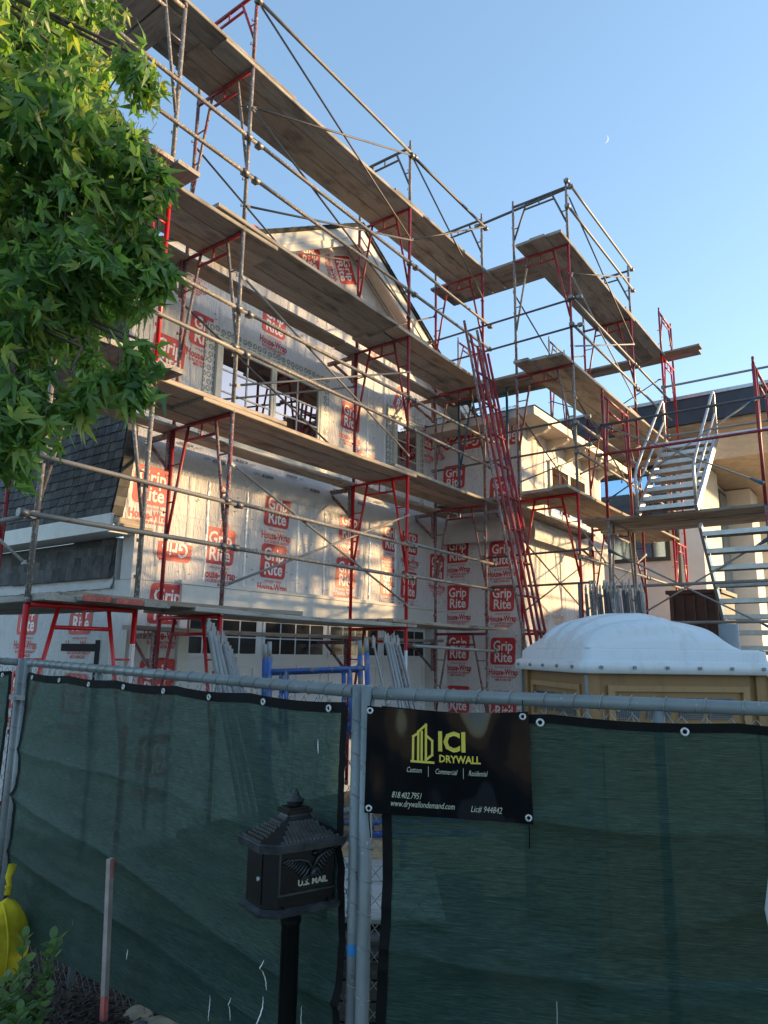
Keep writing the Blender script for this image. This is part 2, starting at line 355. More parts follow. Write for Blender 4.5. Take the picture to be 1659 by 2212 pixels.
def print_mesh(name, red, white):
    """one repeat of the wrap print: logo plate with cut-out words, address, product words, small approval lines"""
    mb = MB(); pl = rrect(-.225, .225, -.21, .225, .055, 4, .06); n = len(pl)
    mb.add([(x, y, 0) for x, y in pl], [list(range(n))], 0)
    put_text(mb, 'Grip', .0, .018, .225, .0012, 1, bold=.0048, sx=.86, shear=.05)
    put_text(mb, 'Rite', .0, -.165, .225, .0012, 1, bold=.0048, sx=.90, shear=.05)
    mb.add([(.245+.022*math.cos(a*.5236)*r_, .165+.022*math.sin(a*.5236)*r_, 0) for r_ in (1, .82) for a in range(12)], [(i, (i+1) % 12, 12+(i+1) % 12, 12+i) for i in range(12)], 0)
    put_text(mb, 'R', .245, .155, .030, 0, 0)
    put_text(mb, 'www.grip-rite.com', .01, -.262, .050, 0, 0, width=.29)
    put_text(mb, 'House-Wrap', .0, -.372, .135, 0, 0, bold=.0042, width=.52)
    put_text(mb, 'ES, ICC-ES ESR-3729, GRADE D', .0, -.422, .045, 0, 0, bold=.0014, width=.42)
    put_text(mb, 'MEETS ASTM E 2357', .0, -.466, .045, 0, 0, bold=.0014, width=.29)
    return mb.mesh(name, [red, white], fix=False)
PRINT = print_mesh('wrap_print', M['pred'], M['pwhite']); PRINTF = print_mesh('wrap_print_faint', M['ppink'], M['pinkwhite'])
def clip_print(x0=None, x1=None, y0=None, y1=None, src=None):
    me = (src or PRINT).copy(); b = bmesh.new(); b.from_mesh(me)
    for val, no in ((x0, (-1,0,0)), (x1, (1,0,0)), (y0, (0,-1,0)), (y1, (0,1,0))):
        if val is None: continue
        co = (val, 0, 0) if no[0] else (0, val, 0)
        bmesh.ops.bisect_plane(b, geom=b.verts[:]+b.edges[:]+b.faces[:], plane_co=co, plane_no=no, clear_outer=True)
    b.to_mesh(me); b.free(); return me
ROTF = (R(90), 0, 0); ROTL = (R(90), 0, R(-90))

# ------------------------------------------------------------------ ground
g = MB(); S = 900
g.add([(-S,-S,0),(S,-S,0),(S,S,0),(-S,S,0)], [(0,1,2,3)])
tag(g.build('ground', M['ground']), kind='structure')

q = MB(); q.add([(-16,-80,.004),(-2.2,-80,.004),(-2.2,80,.004),(-16,80,.004)], [(0,1,2,3)]); tag(q.build('road', M['asphalt']), kind='structure')
q = MB(); q.bx(-2.2,-2.05,-80,80,-.05,.12); q.bx(-2.048,.35,-80,80,-.05,.122); tag(q.build('pavement', M['pavement']), kind='structure')

def mound_z(x, y):
    d = (Vector((x, y, 0)) - Vector((1.55, 2.9, 0))).length
    return max(0.006, .42*math.exp(-(d/1.5)**2) - .02) + .02*noise.noise(Vector((x*3, y*3, 0)))
# fence line: middle post FM, left post FL (temporary panels), right panel direction
FM = Vector((2.08,1.60,0)); FL = Vector((2.46,4.68,0)); FDR = Vector((.42,-.908,0)).normalized()
mu = MB(); P = []
for i in range(61):
    row = []
    for j in range(61):
        x = .36 + i*.055; y = .2 + j*.10; row.append((x, y, mound_z(x, y)))
    P.append(row)
mu.grid(P); tag(mu.build('mulch_bed', M['mulch']), kind='structure')
chips = MB(); rr = random.Random(3)
for k in range(4200):
    x = rr.uniform(1.2, 2.6); y = rr.uniform(2.3, 4.6); z = mound_z(x, y)
    Mx = Matrix.Rotation(rr.uniform(0, 6.3), 3, 'Z') @ Matrix.Rotation(rr.uniform(-.6, .6), 3, 'Y')
    chips.box((x, y, z+.006), (rr.uniform(.02,.07), rr.uniform(.006,.014), .006), 0, Mx)
tag(chips.build('mulch_chips', M['mulch2'], fix=False), 'dark bark mulch chips strewn under the green screen', 'mulch', kind='stuff')

# ------------------------------------------------------------------ main house
house = empty('house_under_construction', (7.5,6.7,0), 0, 'gabled two storey house wrapped in red printed white sheeting behind the scaffold', 'house')
def hpart(mb, name, mats, parent=None, fix=True):
    """geometry is written in world coordinates; parent it without moving it"""
    o = mb.build(name, mats, None, fix)
    p = parent or house; o.parent = p; o.matrix_parent_inverse = WI(p)
    return o
def WI(p):
    mtx = Matrix.Identity(4); q = p
    chain = []
    while q: chain.append(q); q = q.parent
    for q in reversed(chain):
        mtx = mtx @ q.matrix_parent_inverse @ Matrix.LocRotScale(q.location, q.rotation_euler, q.scale)
    return mtx.inverted()
def hinst(name, me, parent, loc, rot=(0,0,0), scale=None):
    o = inst(name, me, None, loc, rot, scale); o.parent = parent; o.matrix_parent_inverse = WI(parent); return o

YU, YL, XS, XL = 6.70, 6.50, 4.25, 4.40
RX, RZ, SLP = 7.9, 8.58, .59
roofz = lambda x: RZ - SLP*abs(x-RX)
fw_ = MB(); fw_.prism([(XS,4.2),(11.4,4.2),(11.4,roofz(11.4)-.27),(RX,RZ-.27),(XS,roofz(XS)-.27)], 'y', YU, YU+.15)
front_up = hpart(fw_, 'upper_front_wall', M['wrap'])
fl_ = MB(); fl_.prism([(XL,2.66),(10.7,2.66),(10.7,3.93),(4.315,3.93),(4.225,3.27),(XL,3.27)], 'y', YL, YL+.2)
front_lo = hpart(fl_, 'lower_front_wall', M['wrap'])
pl_ = MB(); pl_.bx(XL,5.08,YL,YL+.3,0,2.655); pier = hpart(pl_, 'corner_pier_wall', M['wrap'])
pr_ = MB(); pr_.bx(10.40,10.695,YL,YL+.3,0,2.655); hpart(pr_, 'right_pier_wall', M['wrap'])
# rounded flashing band between the storeys
prof = [(6.70,4.44),(6.672,4.39),(6.62,4.33),(6.555,4.25),(6.505,4.15),(6.475,4.04),(6.478,3.95),(6.494,3.89)]
bd = MB(); P = []
for i in range(90):
    x = 4.31 + (10.7-4.31)*i/89; row = []
    for k, (yy, zz) in enumerate(prof):
        nz = .008*noise.noise(Vector((x*2.4, zz*3, 3))) if 0 < k < 7 else 0
        row.append((x, yy+nz, zz+nz*.6))
    P.append(row)
bd.grid(P); band = hpart(bd, 'flashing_band', M['band'])
arc = [0.]
for a, b in zip(prof, prof[1:]): arc.append(arc[-1]+math.hypot(b[0]-a[0], b[1]-a[1]))
def onband(p):
    t = max(0, min(arc[-1]-1e-4, .22 - p[1]))
    for k in range(len(arc)-1):
        if arc[k] <= t <= arc[k+1]:
            f = (t-arc[k])/(arc[k+1]-arc[k]); yy = prof[k][0]+(prof[k+1][0]-prof[k][0])*f; zz = prof[k][1]+(prof[k+1][1]-prof[k][1])*f
            return (p[0], yy-.021, zz+.014)
    return (p[0], prof[-1][0]-.012, prof[-1][1])
for k, (bx_, by_, fl) in enumerate(((5.0,-.04,0),(5.45,-.16,1),(5.85,-.05,0),(6.25,-.17,1),(6.75,-.05,0),(7.15,-.18,1),(7.7,-.06,0),(8.2,-.17,1),(8.7,-.06,0))):
    r_ = math.pi if fl else 0
    for body, dx, dy, sz in (('MOISTOP',0,.03 if fl else 0,.058),('neXT',-.19 if fl else .19,.03 if fl else 0,.058),('flashing www.moistop.com',.02,-.035+(.07 if fl else 0),.022)):
        t = MB(); put_text(t, body, bx_+dx, by_+dy, sz, 0, 0, rot=r_, fn=onband, bold=.003 if body == 'MOISTOP' else 0, sx=.8); hpart(t, 'band_print', M['pgrey'], band, False)

def prints(parent, lst, mode, off):
    for it in lst:
        u, z = it[0], it[1]; me = it[2] if len(it) > 2 and it[2] else PRINT; rz = it[3] if len(it) > 3 else 0
        if mode == 'F': loc = (u, off, z); rot = Matrix.Rotation(R(90), 4, 'X') @ Matrix.Rotation(rz, 4, 'Z')
        else: loc = (off, u, z); rot = Matrix.Rotation(R(-90), 4, 'Z') @ Matrix.Rotation(R(90), 4, 'X') @ Matrix.Rotation(rz, 4, 'Z')
        hinst('wrap_print', me, parent, loc, rot.to_euler())
# lap sheets: the roll ends that cut prints off
lap = MB(); lap.bx(9.12,10.69,YL-.004,YL-.001,2.67,3.88); laps = hpart(lap, 'overlapping_sheet', M['wrap'])
prints(laps, [(9.52,3.74,clip_print(x0=-.395)),(9.50,3.02,clip_print(x0=-.37)),(10.35,3.40)], 'F', YL-.006)
lap2 = MB(); lap2.bx(4.47,5.33,YL-.004,YL-.001,2.67,3.26); lap2s = hpart(lap2, 'overlapping_sheet', M['wrap'])
prints(lap2s, [(4.92,3.12,clip_print(y0=.02),math.pi)], 'F', YL-.006)
prints(front_lo, [(4.56,3.68),(5.42,3.74,clip_print(x0=.12)),(6.47,3.72),(7.95,3.74),(9.0,3.72,clip_print(x1=.10)),(5.55,3.14,clip_print(x0=-.20)),(6.44,3.06),(7.90,3.05),(8.97,3.02,clip_print(x1=.13))], 'F', YL-.003)
prints(pier, [(4.86,2.42),(4.80,1.62),(4.86,.85)], 'F', YL-.003)
prints(front_up, [(7.10,7.72),(7.92,7.90,None,R(-62)),(5.28,5.80,clip_print(x1=.12)),(6.45,6.42),(4.78,5.33),(8.16,5.52),(9.56,6.18,None,R(-20)),(5.02,6.70),(8.90,7.15,None,R(-50)),(8.55,4.82),(6.2,7.62,clip_print(y1=.05)),(10.3,5.75)], 'F', YU-.003)

def crease(x, z0, z1, y, sd, parent):
    q = MB(); n = 60; G = []
    for i in range(n+1):
        z = z0+(z1-z0)*i/n; row = []
        for k in range(5):
            xx = x+(k-2)*.010+.012*noise.noise(Vector((z*5,sd,k*.2))); row.append((xx, y-.002-(.012*abs(noise.noise(Vector((z*16,k*1.7,sd))))+.004)*(1 if 0 < k < 4 else 0), z))
        G.append(row)
    q.grid(G, smooth=False); hpart(q, 'film_crease', M['crease'], parent)
for k, x in enumerate((5.34,5.95,6.88,7.42,8.45,9.12)): crease(x, 2.70, 3.88, YL-.002, k*3.1, front_lo)
for k, x in enumerate((8.60,9.05,10.22)): crease(x, 4.5, 6.1, YU-.002, 40+k*3.1, front_up)
sm = MB(); sm.bx(4.42,10.69,YL-.0022,YL-.0005,3.415,3.43); hpart(sm, 'sheet_edge', M['band'], front_lo)
# windows --------------------------------------------------------------
def window(name_lab, x0, x1, z0, z1, y, sashes, cols, rows, parent=house, tape=True, rake=0):
    w = bpy.data.objects.new('window', None); COL.objects.link(w); w.location = ((x0+x1)/2, y, z0); w.parent = parent; w.matrix_parent_inverse = WI(parent)
    if tape:
        t = MB(); e = .17
        t.bx(x0-e,x0-.005,y-.008,y-.002,z0-.1,z1+e); t.bx(x1+.005,x1+e,y-.008,y-.002,z0-.1,z1+e); t.bx(x0-.005,x1+.005,y-.0075,y-.002,z1+.005,z1+e)
        hpart(t, 'flashing_tape', M['tape'], w)
    f = MB(); t_ = .05
    f.bx(x0,x1,y-.05,y+.04,z1-t_,z1); f.bx(x0,x1,y-.05,y+.04,z0,z0+t_); f.bx(x0,x0+t_,y-.049,y+.04,z0+t_,z1-t_); f.bx(x1-t_,x1,y-.049,y+.04,z0+t_,z1-t_)
    f.bx(x0-.02,x1+.02,y-.065,y-.05,z1-.012,z1+.012)
    hpart(f, 'frame', M['vinyl'], w)
    sw = (x1-x0-2*t_)/sashes
    for s in range(sashes):
        a = x0+t_+s*sw; b = a+sw; q = MB(); u = .045
        q.bx(a+.004,b-.004,y-.044,y+.01,z1-t_-u,z1-t_-.002); q.bx(a+.004,b-.004,y-.044,y+.01,z0+t_+.002,z0+t_+u); q.bx(a+.004,a+u,y-.043,y+.01,z0+t_+u,z1-t_-u); q.bx(b-u,b-.004,y-.043,y+.01,z0+t_+u,z1-t_-u)
        hpart(q, 'sash', M['vinyl'], w)
        gq = MB(); gq.bx(a+u,b-u,y-.022,y-.012,z0+t_+u,z1-t_-u); hpart(gq, 'pane', M['glass'], w)
        for c in range(1, cols):
            mq = MB(); xx = a+u+(b-a-2*u)*c/cols; mq.bx(xx-.010,xx+.010,y-.032,y-.0225,z0+t_+u,z1-t_-u); hpart(mq, 'muntin', M['vinyl'], w)
        for r_ in range(1, rows):
            mq = MB(); zz = z0+t_+u+(z1-z0-2*t_-2*u)*r_/rows; mq.bx(a+u,b-u,y-.031,y-.0222,zz-.010,zz+.010); hpart(mq, 'muntin', M['vinyl'], w)
    return w
window('main', 5.46,7.46,4.46,5.80,YU-.003,2,2,4)
window('small', 9.27,10.05,4.50,5.86,YU-.003,1,2,4)

# gable roof: rake boards, soffit, roof slabs ----------------------------
YB = 6.36
for sgn, xe, nm in ((-1, 3.75, 'left'), (1, 11.75, 'right')):
    def zz(x, d): return roofz(x)-d
    fb = MB(); fb.prism([(RX,RZ-.05),(xe,zz(xe,.05)),(xe,zz(xe,.22)),(RX,RZ-.22)][::-sgn], 'y', YB, YB+.04); hpart(fb, 'rake_board', M['trim'])
    fb = MB(); fb.prism([(RX,RZ-.222),(xe,zz(xe,.222)),(xe,zz(xe,.34)),(RX,RZ-.34)][::-sgn], 'y', YB+.02, YB+.055); hpart(fb, 'rake_trim', M['trim'])
    sf = MB(); sf.prism([(RX,RZ-.235),(xe,zz(xe,.235)),(xe,zz(xe,.262)),(RX,RZ-.262)][::-sgn], 'y', YB+.056, YU-.001); hpart(sf, 'soffit', M['soffit'])
    rf = MB(); rf.prism([(RX,RZ),(xe-.03*-sgn,zz(xe,0)),(xe,zz(xe,.048)),(RX,RZ-.048)][::-sgn], 'y', YB-.03, 15); rfo = hpart(rf, 'roof', M['roofsh'])
    # shingle tabs along the rake edge
    tb = MB(); n = 26
    for k in range(n):
        t0 = k/n; t1 = (k+.93)/n; xa = RX+(xe-RX)*t0; xb = RX+(xe-RX)*t1; h = .012+.006*random.random()
        tb.prism([(xa,roofz(xa)+.002),(xb,roofz(xb)+.002),(xb,roofz(xb)+h+.004),(xa,roofz(xa)+h)], 'y', YB-.045, YB+.25)
    hpart(tb, 'ridge_shingles', M['roofsh'], rfo)

# left side: flared shingle storey, white belly board, lower wall ----------
def xside(z):  # flared profile
    t = max(0, min(1, (4.45-z)/1.15)); return 4.205 - .10*t*t
sw_ = MB(); sw_.prism([(xside(3.31)+.03,3.31),(xside(3.7)+.03,3.7),(xside(4.1)+.03,4.1),(4.235,4.5),(4.235,6.2),(4.5,6.2),(4.5,3.31)], 'y', YU+.01, 12)
sw_.prism([(xside(3.31)+.03,3.31),(xside(3.7)+.03,3.7),(xside(4.1)+.03,4.1),(4.235,4.4),(4.34,4.4),(4.34,3.31)], 'y', YL+.012, YU+.0095)
side_up = hpart(sw_, 'shingled_side_wall', M['shingle'])
shm = []
for wv in (.118,.134,.150):
    q = MB(); q.add([(-.016,-wv/2,-.075),(-.016,wv/2,-.075),(.004,wv/2,-.075),(.004,-wv/2,-.075),(.002,-wv/2,.075),(.002,wv/2,.075),(.005,wv/2,.075),(.005,-wv/2,.075)], [(3,2,1,0),(4,5,6,7),(0,1,5,4),(1,2,6,5),(2,3,7,6),(3,0,4,7)]); shm.append((wv, q.mesh('shingle', M['shingle'])))
rs = random.Random(5); cnt = 0
for row in range(14):
    z = 3.30+.105*row; y = (6.515 if z < 4.35 else 6.66) + rs.uniform(0, .02)
    while y < 9.0 and cnt < 262:
        wv, me = rs.choice(shm); dz = rs.uniform(-.006, .006); tl = math.atan2(xside(z+.05)-xside(z-.05), .1)
        hinst('shingle', me, side_up, (xside(z)+.012, y+wv/2, z+.06+dz), (0, tl, 0)); y += wv+.008; cnt += 1
    cr = MB(); yc = 6.488 if z < 4.35 else 6.64; cr.prism([(xside(z)-.004,z-.015),(xside(z)+.125,z-.015),(xside(z+.1)+.12,z+.088),(xside(z+.1)-.001,z+.088)], 'y', yc, yc+.012); hpart(cr, 'corner_shingle', M['shingle'], side_up)
bb = MB(); bb.bx(4.08,4.11,6.46,9.9,3.12,3.30); bb.bx(4.111,4.399,6.55,9.9,3.12,3.15); belly = hpart(bb, 'belly_board', M['trim'])
bk = MB(); bk.bx(4.112,4.46,6.43,6.50,3.20,3.265); bk.bx(4.13,4.55,6.40,6.47,3.172,3.198); hpart(bk, 'wood_blocking', M['plankwarm'])
sl_ = MB(); sl_.bx(XL,XL+.25,YL+.301,12,0,3.118); side_lo = hpart(sl_, 'lower_side_wall', M['wrapshade'])
for row in range(4):
    z = 2.70+.1*row; y = 6.82
    while y < 8.9 and cnt < 300:
        wv, me = rs.choice(shm); hinst('shingle', me, side_lo, (XL-.055+.014*row, y+wv/2, z+.06), (0, -.1, 0)); y += wv+.004; cnt += 1
sk = MB(); sk.prism([(XL-.05,2.70),(XL-.001,2.70),(XL-.001,3.11),(XL-.008,3.11)], 'y', 6.81, 11.8); hpart(sk, 'shingle_backing', M['shingle'], side_lo)
bt = MB(); P = []
for i in range(50):
    y = 6.80+i*.1; P.append([(XL-.004-.03*k*abs(noise.noise(Vector((y*7,k,0))))-.004*k, y, 2.72-.05*k+.02*noise.noise(Vector((y*9,k,5)))) for k in range(4)])
bt.grid(P); hpart(bt, 'foil_flashing', M['band'], side_lo)
prints(side_lo, [(7.36,2.30),(8.50,2.30),(9.6,2.30),(7.36,1.45),(8.50,1.45)], 'L', XL-.003)
tp = MB(); tp.bx(XL-.006,XL-.003,6.96,7.70,1.91,1.99); hpart(tp, 'black_tape', M['blacktape'], side_lo)
tp = MB(); tp.bx(XL-.009,XL-.0062,6.95,7.03,1.0,2.03); hpart(tp, 'black_tape', M['blacktape'], side_lo)

# garage opening ---------------------------------------------------------
GX0, GX1 = 5.16, 10.32
tr = MB(); tr.bx(5.02,10.46,YL-.045,YL-.001,2.40,2.655); tr.bx(5.00,10.48,YL-.06,YL-.001,2.657,2.70); tr.bx(5.02,GX0,YL-.044,YL-.001,0,2.398); tr.bx(GX1,10.46,YL-.044,YL-.001,0,2.398)
tr.bx(5.082,10.398,YL+.002,YL+.25,2.55,2.654)
tr.bx(5.082,GX0+.02,YL+.002,YL+.25,0,2.548); tr.bx(GX1-.02,10.398,YL+.002,YL+.25,0,2.548)
hpart(tr, 'garage_trim', M['trim'])
gd = empty('garage_door', (7.74,6.72,0)); gd.parent = house; gd.matrix_parent_inverse = WI(house)
q = MB(); q.bx(GX0+.021,GX1-.021,6.70,6.74,.02,2.545); hpart(q, 'door_slab', M['door'], gd)
secs = 4; sw = (GX1-GX0-.04)/secs
for s in range(secs):
    a = GX0+.02+s*sw+.07; b = a+sw-.14
    q = MB(); q.bx(a-.03,b+.03,6.685,6.699,1.86,2.34); hpart(q, 'window_rail', M['door'], gd)
    for c in range(4):
        for r_ in range(2):
            w4 = (b-a)/4; xa = a+c*w4; z0 = 1.90+r_*.205
            q = MB(); q.bx(xa+.012,xa+w4-.012,6.682,6.684,z0+.008,z0+.197); hpart(q, 'pane', M['dglass'], gd)
    for r_ in range(3):
        z0 = .10+r_*.585; z1 = z0+.50
        for a2, b2 in ((a, (a+b)/2-.05), ((a+b)/2+.05, b)):
            q = MB(); e = .035
            q.bx(a2,b2,6.683,6.699,z1-e,z1); q.bx(a2,b2,6.683,6.699,z0,z0+e); q.bx(a2,a2+e,6.684,6.699,z0+e,z1-e); q.bx(b2-e,b2,6.684,6.699,z0+e,z1-e)
            hpart(q, 'panel_moulding', M['door'], gd)

# projecting right wing ----------------------------------------------------
WX, WY = 10.705, 5.05
wing = empty('house_wing', (12.6,5.05,0), 0, 'sunlit wing of the wrapped house projecting forward right of the ladders', 'house')
def wpart(mb, name, mats, parent=None, fix=True): return hpart(mb, name, mats, parent or wing, fix)
q = MB(); q.bx(WX,WX+.2,WY+.201,8.5,0,5.80); wside = wpart(q, 'shaded_side_wall', M['wrap'])
q = MB(); q.bx(WX,14.55,WY,WY+.2,0,5.80); wfront = wpart(q, 'front_wall', M['wrap'])
q = MB(); q.bx(14.35,14.549,WY+.201,8.5,0,5.80); wpart(q, 'far_side_wall', M['wrap'])
q = MB(); q.bx(WX-.012,WX+.09,WY-.012,WY-.001,.1,5.75); q.bx(WX-.012,WX-.001,WY-.001,WY+.09,.1,5.75); wpart(q, 'corner_flashing', M['band'])
prints(wside, [(6.30,3.72),(5.45,3.60),(6.30,2.90),(5.45,2.86),(6.50,5.85,None,R(-45)),(6.02,5.75,None,math.pi),(5.42,4.72),(5.25,5.70,None,math.pi),(6.36,5.05),(6.30,2.05),(5.45,2.00),(6.30,1.2),(5.45,1.15),(6.2,4.45,clip_print(y0=-.05))], 'L', WX-.003)
prints(wfront, [(11.45,2.95,PRINTF),(12.05,2.95,PRINTF),(11.35,5.45,PRINTF),(11.3,4.6,PRINTF),(13.2,3.0,PRINTF),(12.6,3.55,PRINTF)], 'F', WY-.003)
window('wing', 11.80,13.62,4.40,5.42,WY-.003,2,2,2,wing)
bd = MB(); P = []
for i in range(60):
    x = 10.70+(14.55-10.70)*i/59; P.append([(x, yy-6.70+WY+(.01*noise.noise(Vector((x*3,z_*5,1))) if 0<k<7 else 0), z_-.08) for k, (yy, z_) in enumerate(prof)])
bd.grid(P); wpart(bd, 'flashing_band', M['band'])
bd = MB(); P = []
for i in range(26):
    y = 5.05+(6.70-5.05)*i/25; P.append([(yy-6.70+WX+(.01*noise.noise(Vector((y*3,z_*5,8))) if 0<k<7 else 0), y, z_-.08) for k, (yy, z_) in enumerate(prof)])
bd.grid(P); wpart(bd, 'flashing_band', M['band'])
# hip roof with wide soffit
ex0, ex1, ey0, ey1 = 10.28, 15.0, 4.60, 9.0
q = MB(); q.bx(ex0+.03,ex1-.03,ey0+.03,ey1,5.801,5.83); wpart(q, 'soffit', M['soffit'])
q = MB(); q.bx(ex0,ex1,ey0,ey0+.029,5.79,5.93); q.bx(ex0,ex0+.029,ey0+.03,ey1,5.79,5.93); wpart(q, 'fascia', M['trim'])
q = MB(); q.add([(ex0-.03,ey0-.03,5.932),(ex1,ey0-.03,5.932),(ex1,ey1,5.932),(ex0-.03,ey1,5.932),(ex0+2.2,ey0+2.2,6.38),(ex1-2.2,ey0+2.2,6.38),(ex1-2.2,ey1,6.38),(ex0+2.2,ey1,6.38)], [(0,1,5,4),(1,2,6,5),(3,0,4,7),(4,5,6,7),(3,2,1,0)]); wpart(q, 'roof', M['roofsh'])
for k in range(5):
    xx = 10.95+k*.85; q = MB(); q.prism([(WY-.001,5.80),(WY-.40,5.80),(WY-.40,5.74),(WY-.30,5.68),(WY-.15,5.66),(WY-.05,5.60),(WY-.001,5.58)], 'x', xx, xx+.09); wpart(q, 'corbel', M['soffit'])
q = MB(); q.bx(11.1,14.4,WY-.03,WY-.001,2.05,2.28); q.bx(11.0,11.12,WY-.029,WY-.001,.1,2.049); wpart(q, 'opening_trim', M['trim'])
q = MB(); q.bx(11.121,14.38,WY-.006,WY-.002,.1,2.048); wpart(q, 'tan_opening', M['soffit'])
# staples scattered on the sheets
st = MB(); rs2 = random.Random(11)
for k in range(420):
    if k < 260: x = rs2.uniform(4.6,10.6); z = rs2.choice([rs2.uniform(2.75,3.85), rs2.uniform(4.6,7.0)]); y = (YL if z < 4 else YU)-.006; st.box((x,y,z), (.028,.004,.006), 0, Matrix.Rotation(rs2.uniform(-.5,.5), 3, 'Y'))
    else: st.box((WX-.006, rs2.uniform(5.1,6.6), rs2.uniform(2,5.7)), (.004,.028,.006), 0, Matrix.Rotation(rs2.uniform(-.5,.5), 3, 'X'))
sto = hpart(st, 'staples', M['pgrey'], house, False); sto['kind'] = 'stuff'

# ------------------------------------------------------------------ scaffold frames, planks, rails, braces
FWD = .914; TR = .0215
LV = [.27, 2.25, 4.23, 6.21, 8.19]
_fc = {}
def fmesh(kind, mat, h):
    key = (kind, mat, h)
    if key in _fc: return _fc[key]
    w = FWD; mb = MB(); s0 = .27*w; s1 = w-s0; zk = .40*h
    def sy(side, z):   # y of the slanted strut at height z
        t = (h-z)/(h-zk); return (s0*(1-t)+.012*t) if side == 0 else (s1*(1-t)+(w-.012)*t)
    if kind == 'leg':
        mb.tube((0,0,.0),(0,0,h+.02), TR, 10); mb.tube((0,0,h+.021),(0,0,h+.11), .017, 8)
        for z in (.29,.60,1.08,1.47):
            if z < h: mb.tube((0,0,z),(-.045,0,z), .006, 6); mb.box((-.05,0,z),(.008,.016,.03))
        mb.tube((0,0,.01),(0,0,.05), TR+.003, 10)
    elif kind == 'top_bar': mb.tube((0,.02,h),(0,w-.02,h), TR, 10)
    elif kind == 'header_bar':
        z = h-.16 if h > 1.5 else h-.12; mb.tube((0,sy(0,z),z),(0,sy(1,z),z), .016, 8); mb.box((0,w/2,(z+h)/2),(.012,.02,h-z))
    elif kind == 'strut0': mb.tube((0,s0,h),(0,sy(0,zk),zk), .0165, 8)
    elif kind == 'strut1': mb.tube((0,s1,h),(0,sy(1,zk),zk), .0165, 8)
    elif kind == 'rungs0':
        z = h*.60; mb.tube((0,0,z),(0,sy(0,z),z), .009, 6)
    elif kind == 'rungs1':
        z = h*.60; mb.tube((0,w,z),(0,sy(1,z),z), .009, 6)
    elif kind == 'rungs2':
        z = h*.80; mb.tube((0,0,z),(0,sy(0,z),z), .009, 6)
    elif kind == 'rungs3':
        z = h*.80; mb.tube((0,w,z),(0,sy(1,z),z), .009, 6)
    me = mb.mesh({'strut0':'strut','strut1':'strut','rungs0':'step','rungs1':'step','rungs2':'step','rungs3':'step'}.get(kind, kind), M[mat]); _fc[key] = me
    return me
def frame(x, y, z0, h, axis, mats, label, group='scaffold frames'):
    """mats: outer leg, inner leg, bars. axis 'y': inner leg lies at +Y; 'x': second leg lies at +X"""
    e = empty('scaffold_section', (x, y, z0), 0 if axis == 'y' else R(-90), label, 'scaffold', group)
    a, b, c = mats; h = round(h, 3)
    inst('leg', fmesh('leg', a, h), e); inst('leg', fmesh('leg', b, h), e, (0,FWD,0))
    inst('top_bar', fmesh('top_bar', c, h), e); inst('header_bar', fmesh('header_bar', c, h), e)
    inst('strut', fmesh('strut0', a if h > 1.5 else c, h), e); inst('strut', fmesh('strut1', b if h > 1.5 else c, h), e)
    inst('step', fmesh('rungs0', a, h), e); inst('step', fmesh('rungs1', b, h), e)
    if h > 1.5: inst('step', fmesh('rungs2', a, h), e); inst('step', fmesh('rungs3', b, h), e)
    return e
LIFT = ['garage height', 'lower wall height', 'window height', 'gable height', 'short guard piece on top deck']
def column(x, y, axis, where, matlist, guard=True, lifts=4, guard_mats=None, z0=0.):
    for k in range(lifts):
        frame(x, y, LV[k]+z0, LV[k+1]-LV[k], axis, matlist[k], f'red walk-through scaffold {where}, {LIFT[k]}')
    if guard: frame(x, y, LV[4]+z0, 1.0, axis, guard_mats or ('greytube','greytube','darktube'), f'scaffold {LIFT[4]} {where}')
YO, YI = 5.20, 5.20+FWD
r3 = ('red','redworn','red'); w3 = ('redworn','redworn','redworn'); s3 = ('redsplat','redsplat','redworn'); g3 = ('greytube','redsplat','redworn')
column(4.5, YO, 'y', 'left of wide upper window', [r3, ('redsplat','redworn','redworn'), ('greytube','redsplat','redworn'), g3], guard_mats=('redsplat','greytube','redworn'))
column(7.55, YO, 'y', 'between wide and narrow upper windows', [r3, ('red','red','red'), w3, ('redworn','redworn','redworn')])
column(9.70, YO, 'y', 'behind the leaning ladders', [s3, s3, ('redsplat','redsplat','redworn'), w3])
column(2.67, YO, 'x', 'at the front left corner beside the tree', [('red','red','red'), ('greytube','greytube','redsplat'), ('redsplat','red','redworn'), ('greytube','greytube','greytube')], guard_mats=('redsplat','greytube','greytube'))
column(2.67, 7.64, 'x', 'along the shingled side wall behind the tree', [w3, w3, w3, w3], guard=False)
column(9.70, 3.70, 'y', 'at the near corner of the sunlit wing', [('red','redsplat','redworn'), ('red','red','red'), ('greytube','redsplat','redworn'), ('redworn','greytube','redworn')])
column(12.75, 3.70, 'y', 'beyond the window of the sunlit wing', [w3, w3, w3, w3])
column(14.80, 3.70, 'x', 'at the far end of the wing', [('red','red','red')]*4, guard_mats=('redworn','redworn','redworn'))
column(14.80, 6.20, 'x', 'behind the far end of the wing roof', [w3]*4)
frame(10.22, 5.05, LV[2], 1.98, 'y', ('paleblue','paleblue','paleblue'), 'dull blue scaffold frame tucked in the inside corner beside the ladders')
frame(13.0, 7.6, LV[4]-.35, 1.0, 'x', ('greytube','greytube','redworn'), 'short scaffold frame far back above the wing roof')
